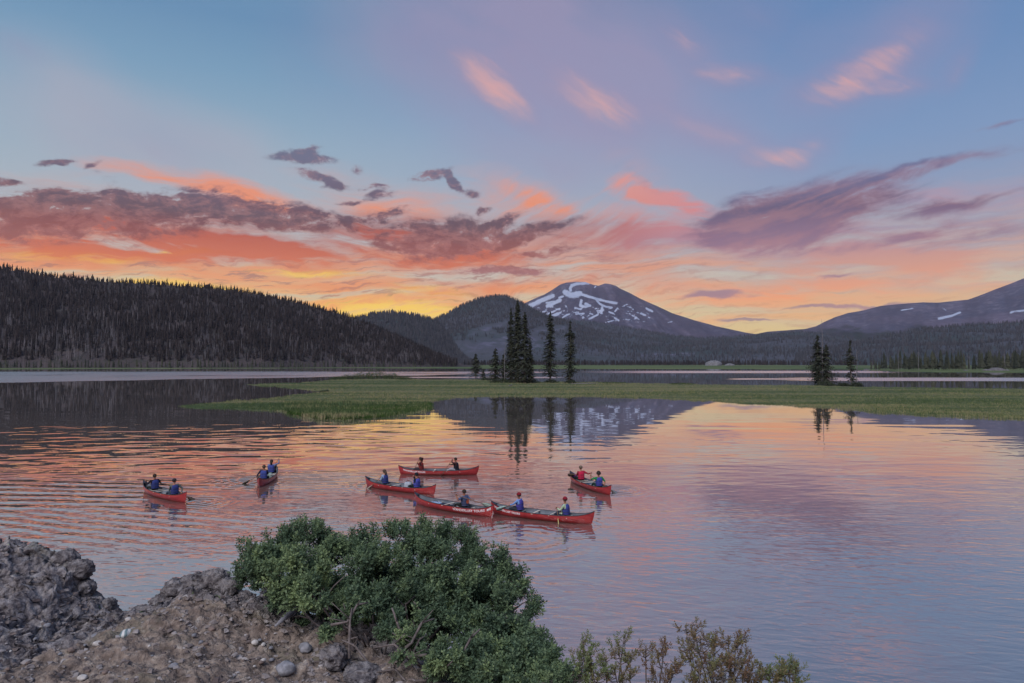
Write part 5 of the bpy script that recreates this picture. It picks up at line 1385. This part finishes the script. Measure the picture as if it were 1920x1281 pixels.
lump(0, 0, .17, 306, M_lump, 'fist sized grey rock under the left edge of the big bush', None, .7, 'rock', 'rock', hit(625, 1240), .35)
lump(0, 0, .20, 308, M_lump, 'flat bluish grey slab at the bottom edge below the bush', None, .35, 'rock', 'rock', hit(680, 1268), .35)
# loose chips of rock
def chips(n_):
    r = np.random.default_rng(17)
    X = r.uniform(-3.6, -.4, n_); Y = r.uniform(2.9, 4.6, n_)
    k = Y < edgeY(X) - .02; X, Y = X[k], Y[k]
    i = np.clip(((X - gx[0]) / .0105).astype(int), 0, len(gx) - 1); j = np.clip(((Y - gy[0]) / .0105).astype(int), 0, len(gy) - 1)
    Z = GZ[j, i]; n2 = len(X); s_ = .004 + .016 * r.random(n2) ** 3
    base = np.array([(-1, -1, -.5), (1, -1, -.5), (1, 1, -.5), (-1, 1, -.5), (-.6, -.6, .6), (.7, -.5, .5), (.5, .7, .7), (-.7, .5, .4)])
    V = base[None] * (1 + .35 * r.normal(0, 1, (n2, 8, 3))) * s_[:, None, None] * np.array([1, .8, .6])
    a = r.random(n2) * 6.28; c_, q_ = np.cos(a)[:, None], np.sin(a)[:, None]
    V = np.stack([V[..., 0] * c_ - V[..., 1] * q_ + X[:, None], V[..., 0] * q_ + V[..., 1] * c_ + Y[:, None], V[..., 2] + Z[:, None] + s_[:, None] * .25], -1)
    F = np.array([(0, 3, 2, 1), (4, 5, 6, 7), (0, 1, 5, 4), (1, 2, 6, 5), (2, 3, 7, 6), (3, 0, 4, 7)])
    F = (F[None] + (np.arange(n2) * 8)[:, None, None]).reshape(-1, 4)
    def b_chip(t, b):
        r_ = t.node('ShaderNodeAttribute', attribute_name='tint').outputs['Fac']
        t.put(b.inputs['Base Color'], t.ramp(r_, [(0, (.09, .07, .07, 1)), (.4, (.20, .165, .15, 1)), (.85, (.26, .235, .23, 1)), (1, (.38, .35, .34, 1))]))
    o = obj('gravel', mesh('gravel', V.reshape(-1, 3), F, mat('rock_chips', b_chip, rough=.9), attrs={'tint': np.repeat(r.random(n2), 8)}))
    tag(o, 'small angular rock chips scattered over the brown soil', 'gravel', kind='stuff')
chips(3800)

# weathered stick
p0, p1 = hit(516, 1190), hit(580, 1168)
root = empty('driftwood_stick', p0); tag(root, 'weathered grey stick poking out from under the bush on the soil', 'stick')
mb = MB(); d_ = (p1 - p0); d_.z = max(d_.z, -.02)
mb.tube([(0, 0, .03), tuple(d_ * .3 + Vector((0, 0, .045))), tuple(d_ * .7 + Vector((0, 0, .05))), tuple(d_ * 1.3 + Vector((0, 0, .06)))], [.006, .017, .016, .012], 8)
M_drift = mat('driftwood', color=(.26, .26, .29), rough=.9, noise=(25, .3)); mb.build('stem', M_drift, root)
mb = MB(); mb.tube([tuple(d_ * .3 + Vector((0, 0, .03))), tuple(d_ * .75 + Vector((0, -.03, .035))), tuple(d_ * 1.1 + Vector((0, -.03, .03)))], [.008, .013, .006], 7); mb.build('branch', M_drift, root)

# ------------------------------------------------------------------ juniper like bushes
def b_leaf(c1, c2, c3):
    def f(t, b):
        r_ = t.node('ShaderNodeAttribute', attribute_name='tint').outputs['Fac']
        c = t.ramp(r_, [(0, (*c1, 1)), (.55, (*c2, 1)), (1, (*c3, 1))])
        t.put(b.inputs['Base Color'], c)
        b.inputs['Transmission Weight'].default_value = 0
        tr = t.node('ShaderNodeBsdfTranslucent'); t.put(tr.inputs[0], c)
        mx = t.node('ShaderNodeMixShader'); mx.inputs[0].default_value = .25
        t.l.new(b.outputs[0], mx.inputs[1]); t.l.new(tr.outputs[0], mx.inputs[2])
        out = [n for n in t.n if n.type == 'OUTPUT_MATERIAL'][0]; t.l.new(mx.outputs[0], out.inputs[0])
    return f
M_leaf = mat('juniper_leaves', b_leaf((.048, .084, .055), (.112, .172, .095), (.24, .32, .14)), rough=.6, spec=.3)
M_leafb = mat('russet_leaves', b_leaf((.19, .115, .075), (.21, .18, .085), (.17, .22, .095)), rough=.65, spec=.25)
M_twig = mat('shrub_bark', color=(.13, .11, .105), rough=.9, noise=(30, .4))
def spray_tpl(seed, n_side=8, L=.135, leafn=9, ll=.026, lw=.0058):
    r = np.random.default_rng(seed); V = []; F = []
    axes = [(np.zeros(3), np.array([0, 0, 1.]), L)]
    for k in range(n_side):
        h = L * (.18 + .72 * k / n_side); a = k * 2.4 + r.random(); up = r.uniform(.75, 1.15)
        d = np.array([math.cos(a), math.sin(a), up]); d /= np.linalg.norm(d)
        axes.append((np.array([0, 0, h]), d, L * r.uniform(.32, .52) * (1 - .35 * k / n_side)))
    for o, d, l in axes:
        s1 = np.cross(d, [0.3, .2, 1.]); s1 /= np.linalg.norm(s1); s2 = np.cross(d, s1)
        m = max(6, int(leafn * l / (L * .42)))
        for j in range(m):
            t = (j + .5) / m; a = j * 2.1 + r.random() * .6
            out = s1 * math.cos(a) + s2 * math.sin(a)
            dd = d * .75 + out * .75; dd /= np.linalg.norm(dd)
            w = np.cross(dd, out); w /= np.linalg.norm(w)
            b0 = o + d * l * t; q = ll * r.uniform(.75, 1.2) * (1 - .3 * t); n0 = len(V)
            V += [b0, b0 + dd * q * .5 + w * lw, b0 + dd * q, b0 + dd * q * .5 - w * lw]
            F.append((n0, n0 + 1, n0 + 2, n0 + 3))
    return np.array(V), np.array(F)
TPS = [spray_tpl(i) for i in range(6)]
def foliage(parent, P_, D_, S_, tint, m, tps=TPS):
    """copies of spray templates at points P_, pointing along D_, scaled by S_"""
    Vs, Fs, Ts = [], [], []; n = 0
    ids = rng.integers(0, len(tps), len(P_))
    for k, (tv, tf) in enumerate(tps):
        s = np.where(ids == k)[0]
        if not len(s): continue
        d = D_[s] / np.linalg.norm(D_[s], axis=1)[:, None]
        a = np.cross(d, rng.normal(0, 1, (len(s), 3))); a /= np.linalg.norm(a, axis=1)[:, None]; b = np.cross(d, a)
        V = P_[s][:, None] + (a[:, None] * tv[None, :, 0:1] + b[:, None] * tv[None, :, 1:2] + d[:, None] * tv[None, :, 2:3]) * S_[s][:, None, None]
        Vs.append(V.reshape(-1, 3)); Fs.append((tf[None] + (np.arange(len(s)) * len(tv))[:, None, None] + n).reshape(-1, 4)); n += len(s) * len(tv)
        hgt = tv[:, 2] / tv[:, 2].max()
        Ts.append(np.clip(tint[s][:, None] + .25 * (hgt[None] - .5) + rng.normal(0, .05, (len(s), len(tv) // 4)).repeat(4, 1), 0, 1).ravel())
    return obj('foliage', mesh('foliage', np.concatenate(Vs), np.concatenate(Fs), m, attrs={'tint': np.concatenate(Ts)}), parent)
LOB = [(490, 1062, 4.35, 50), (470, 1090, 4.2, 36), (545, 1035, 4.55, 50), (585, 1012, 4.7, 36), (560, 1080, 4.15, 60), (640, 1050, 4.65, 48), (600, 1120, 3.95, 52), (530, 1115, 4.05, 34), (690, 1032, 4.75, 42), (740, 1022, 4.8, 46), (700, 1085, 4.3, 70), (800, 1020, 4.8, 48), (850, 1025, 4.75, 46),
       (820, 1080, 4.4, 75), (905, 1058, 4.65, 50), (940, 1095, 4.5, 48), (970, 1140, 4.35, 46), (900, 1130, 4.15, 62), (760, 1130, 4.05, 60), (690, 1140, 3.95, 46), (820, 1165, 3.95, 46), (985, 1190, 4.1, 40), (930, 1200, 3.9, 50), (1010, 1235, 3.9, 44), (1050, 1262, 3.75, 38), (960, 1255, 3.6, 46),
       (650, 1170, 3.8, 30), (770, 1218, 3.55, 40), (830, 1232, 3.45, 36), (880, 1222, 3.6, 34), (610, 1190, 3.7, 22), (735, 1180, 3.8, 34), (880, 1268, 3.4, 30), (1000, 1275, 3.4, 36), (930, 1238, 3.7, 50), (985, 1222, 3.8, 48), (990, 1258, 3.5, 50), (880, 1245, 3.5, 50), (1035, 1272, 3.4, 44), (840, 1262, 3.4, 40), (930, 1275, 3.3, 40)]
def bush():
    b0 = at(745, 1272, 3.9); base = Vector((b0.x, b0.y, gz(b0.x, b0.y)))
    root = empty('juniper_bush', base); tag(root, 'big dense green evergreen bush on the near rock bank with bare grey twigs inside', 'bush')
    Ps, Ds, Ss, Ts = [], [], [], []
    lobes = LOB + [(a0, b0_, 4.45, 60) for a0 in range(560, 980, 60) for b0_ in (1110, 1160, 1215) if not (a0 < 620 and b0_ > 1150) and not (a0 > 900 and b0_ < 1150)]
    r = np.random.default_rng(99)
    centers = []
    for li, (a_, b_, Y, rp) in enumerate(lobes):
        c = np.array(at(a_, b_, Y)); R_ = rp / FPX * Y; centers.append((c, R_))
        k = int((78 if li < len(LOB) else 60) * (rp / 45.) ** 2)
        d = r.normal(0, 1, (max(3, k // 6), 3)); d = np.repeat(d, 6, 0) / np.linalg.norm(np.repeat(d, 6, 0), axis=1)[:, None] + r.normal(0, .13, (len(d) * 6, 3)); d /= np.linalg.norm(d, axis=1)[:, None]; d = d[(d[:, 2] > -.55)] * np.array([1, 1, .86])
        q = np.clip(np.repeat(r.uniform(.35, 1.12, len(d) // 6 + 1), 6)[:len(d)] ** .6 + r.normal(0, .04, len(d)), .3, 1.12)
        q = q * (1 + .15 * vn(d[:, 0] * 2 + li, d[:, 1] * 2, d[:, 2] * 2, 5))
        p = c + d * (R_ - .06) * q[:, None]; p[:, 2] -= .03
        dd = d * .75 + np.array([0, -.05, .75]) + r.normal(0, .22, d.shape)
        Ps.append(p); Ds.append(dd); Ss.append(r.uniform(.55, 1.1, len(d)) * (.95 if rp > 40 else .8))
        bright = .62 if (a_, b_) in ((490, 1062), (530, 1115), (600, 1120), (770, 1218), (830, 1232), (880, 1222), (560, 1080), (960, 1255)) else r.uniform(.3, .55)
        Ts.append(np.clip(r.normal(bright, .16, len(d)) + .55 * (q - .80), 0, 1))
    for (a_, b_, Y, rp) in LOB[:20]:
        if b_ > 1100: continue
        for _ in range(9):
            x_ = a_ + r.uniform(-1, 1) * rp * .8; p = np.array(at(x_, b_ - rp * r.uniform(-.1, .35), Y + r.uniform(-.12, .12)))
            Ps.append(p[None]); Ds.append(np.array([[r.normal(0, .22) + (a_ - 720) / 1400., r.normal(0, .2), 1.]])); Ss.append(np.array([r.uniform(.75, 1.1)])); Ts.append(np.array([r.uniform(.35, .75)]))
    P_ = np.concatenate(Ps) - np.array(base)
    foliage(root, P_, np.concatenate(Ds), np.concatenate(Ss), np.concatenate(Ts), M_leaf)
    rr = random.Random(3)
    for li, (c, R_) in enumerate(centers):
        if (li % 2 and li < 26) or li >= len(LOB): continue
        c = Vector(c) - base; st = Vector((rr.uniform(-.18, .18), rr.uniform(-.1, .15), -.05))
        mid = st.lerp(c, .5) + Vector((rr.uniform(-.08, .08), rr.uniform(-.1, .02), rr.uniform(-.16, .0)))
        mb = MB(); mb.tube([st, st.lerp(mid, .5) + Vector((0, 0, -.02)), mid, mid.lerp(c, .6), c], [.015, .011, .008, .006, .003], 6)
        for q in range(4):
            s_ = mid.lerp(c, rr.random()); e_ = s_ + Vector((rr.uniform(-.14, .14), rr.uniform(-.16, .05), rr.uniform(-.06, .16)))
            mb.tube([s_, s_.lerp(e_, .5) + Vector((0, 0, .015)), e_], [.006, .004, .002], 5)
        mb.build('branch', M_twig, root)
    # bare grey twigs showing in the shade
    for (a1, b1, a2, b2, Y) in [(640, 1200, 720, 1262, 3.55), (700, 1262, 800, 1275, 3.4), (800, 1190, 765, 1250, 3.5), (735, 1140, 790, 1250, 3.55), (660, 1140, 655, 1235, 3.6), (900, 1180, 850, 1262, 3.45), (700, 1215, 800, 1228, 3.45), (815, 1160, 760, 1215, 3.5), (690, 1130, 620, 1172, 3.65)]:
        s_, e_ = at(a1, b1, Y + .1) - base, at(a2, b2, Y) - base
        mb = MB(); m1 = s_.lerp(e_, .35) + Vector((rr.uniform(-.03, .03), 0, .03)); m2 = s_.lerp(e_, .7) + Vector((rr.uniform(-.03, .03), 0, -.02))
        mb.tube([s_, m1, m2, e_], [.004, .006, .007, .008], 6)
        mb.tube([m1, m1 + Vector((rr.uniform(-.1, .1), -.02, rr.uniform(.03, .1)))], [.004, .0015], 5); mb.tube([m2, m2 + Vector((rr.uniform(-.1, .1), -.02, rr.uniform(.02, .1)))], [.004, .0015], 5)
        mb.build('twig', M_twig, root)
bush()

TPB = [spray_tpl(20 + i, 5, .11, 8, .020, .0055) for i in range(5)]
def low_plant(name, stems, lab, m, tint, seed, dens=1.0, cat='shrub'):
    """stems: tips (px, py, depth); the plant roots just below the lower edge of the frame"""
    rr = random.Random(seed); r = np.random.default_rng(seed)
    cx_ = sum(s[0] for s in stems) / len(stems); Y = sum(s[2] for s in stems) / len(stems)
    p = at(cx_, 1330, Y); base = Vector((p.x, p.y, min(p.z, float(ground_z(p.x, p.y)) + .02)))
    root = empty(name, base); tag(root, lab, cat)
    Ps, Ds, Ss, Ts = [], [], [], []
    for (a_, b_, Yd, w) in stems:
        tip = at(a_, b_, Yd) - base; st = Vector((rr.uniform(-.06, .06), rr.uniform(-.05, .05), -.06))
        mid = st.lerp(tip, .55) + Vector((rr.uniform(-.05, .05), rr.uniform(-.03, .03), -.02))
        mb = MB(); mb.tube([st, st.lerp(mid, .5), mid, tip], [.007, .006, .004, .002], 6)
        R_ = w / FPX * Yd
        k = int(15 * dens * max(1, w / 18))
        for j in range(k):
            f = rr.uniform(.35, 1.0); s_ = mid.lerp(tip, f) if f > .5 else st.lerp(tip, .35 + f * .6)
            e_ = s_ + Vector((rr.uniform(-1, 1) * R_, rr.uniform(-.8, .8) * R_, rr.uniform(-.1, .6) * R_))
            if e_.z > tip.z: e_.z = tip.z - rr.random() * .03
            mb.tube([s_, e_], [.003, .0014], 4)
            Ps.append(tuple(e_)); Ds.append((e_.x - s_.x, e_.y - s_.y, abs(e_.z - s_.z) + R_ * 1.1)); Ss.append(rr.uniform(.35, .66)); Ts.append(min(1, max(0, rr.gauss(tint, .22))))
        Ps.append(tuple(tip - Vector((0, 0, .05)))); Ds.append((0.1, 0, 1)); Ss.append(.55); Ts.append(tint)
        mb.build('stem', M_twig, root)
    foliage(root, np.array(Ps), np.array(Ds), np.array(Ss), np.array(Ts), m, TPB)
low_plant('low_shrub', [(1092, 1200, 3.3, 10), (1105, 1225, 3.2, 12), (1085, 1245, 3.2, 16), (1120, 1262, 3.15, 14)], 'slender green shoot standing just right of the big bush', M_leafb, .85, 1)
low_plant('low_shrub', [(1170, 1195, 3.35, 10), (1160, 1215, 3.3, 12), (1135, 1232, 3.25, 12), (1190, 1222, 3.3, 8), (1150, 1250, 3.2, 16), (1180, 1262, 3.2, 14)], 'open twiggy shrub with a dark green central tip near the bottom edge', M_leafb, .6, 2, .5)
low_plant('low_shrub', [(1210, 1215, 3.35, 10), (1232, 1225, 3.3, 14), (1246, 1212, 3.3, 3), (1222, 1245, 3.25, 12), (1255, 1255, 3.3, 12), (1268, 1248, 3.3, 5)], 'thin reddish twigs with sparse leaves between the two fuller shrubs', M_leafb, .15, 3, .4)
low_plant('low_shrub', [(1285, 1172, 3.5, 16), (1300, 1180, 3.45, 18), (1312, 1195, 3.4, 20), (1340, 1193, 3.4, 16), (1365, 1197, 3.35, 18), (1380, 1200, 3.35, 14), (1330, 1225, 3.3, 26), (1370, 1232, 3.3, 28), (1405, 1220, 3.3, 14), (1350, 1255, 3.2, 30), (1395, 1255, 3.2, 24), (1425, 1245, 3.25, 12), (1310, 1240, 3.25, 18), (1295, 1212, 3.4, 18)],
          'tallest russet and olive shrub at the bottom edge right of centre', M_leafb, .34, 4, .8)
low_plant('low_shrub', [(1440, 1262, 3.2, 12), (1455, 1266, 3.2, 10)], 'tiny olive tuft between the tall russet shrub and the last tuft', M_leafb, .7, 5)
low_plant('low_shrub', [(1478, 1248, 3.25, 10), (1495, 1246, 3.25, 10), (1486, 1262, 3.2, 14)], 'last small yellow-green tuft at the right end of the bottom shrubs', M_leafb, .75, 6)
low_plant('low_shrub', [(1080, 1262, 3.2, 22), (1045, 1268, 3.2, 20), (1025, 1272, 3.15, 16)], 'low green clump at the foot of the big bush on its right', M_leaf, .5, 7, 1.4)

# ------------------------------------------------------------------ air
hz = bpy.data.materials.new('haze_air'); hz.use_nodes = True
T_ = NT(hz.node_tree); T_.n.clear()
pv = T_.node('ShaderNodeVolumePrincipled'); pv.inputs['Color'].default_value = (.78, .80, 1.0, 1); pv.inputs['Density'].default_value = HAZE; pv.inputs['Anisotropy'].default_value = 0.0
oo = T_.node('ShaderNodeOutputMaterial'); T_.l.new(pv.outputs[0], oo.inputs['Volume'])
mb = MB(); mb.box((0, 7500, 897), (26000, 15400, 1800)); hzo = mb.build('haze', hz, None, False); tag(hzo, 'thin blue evening haze over the lake and hills', kind='stuff')
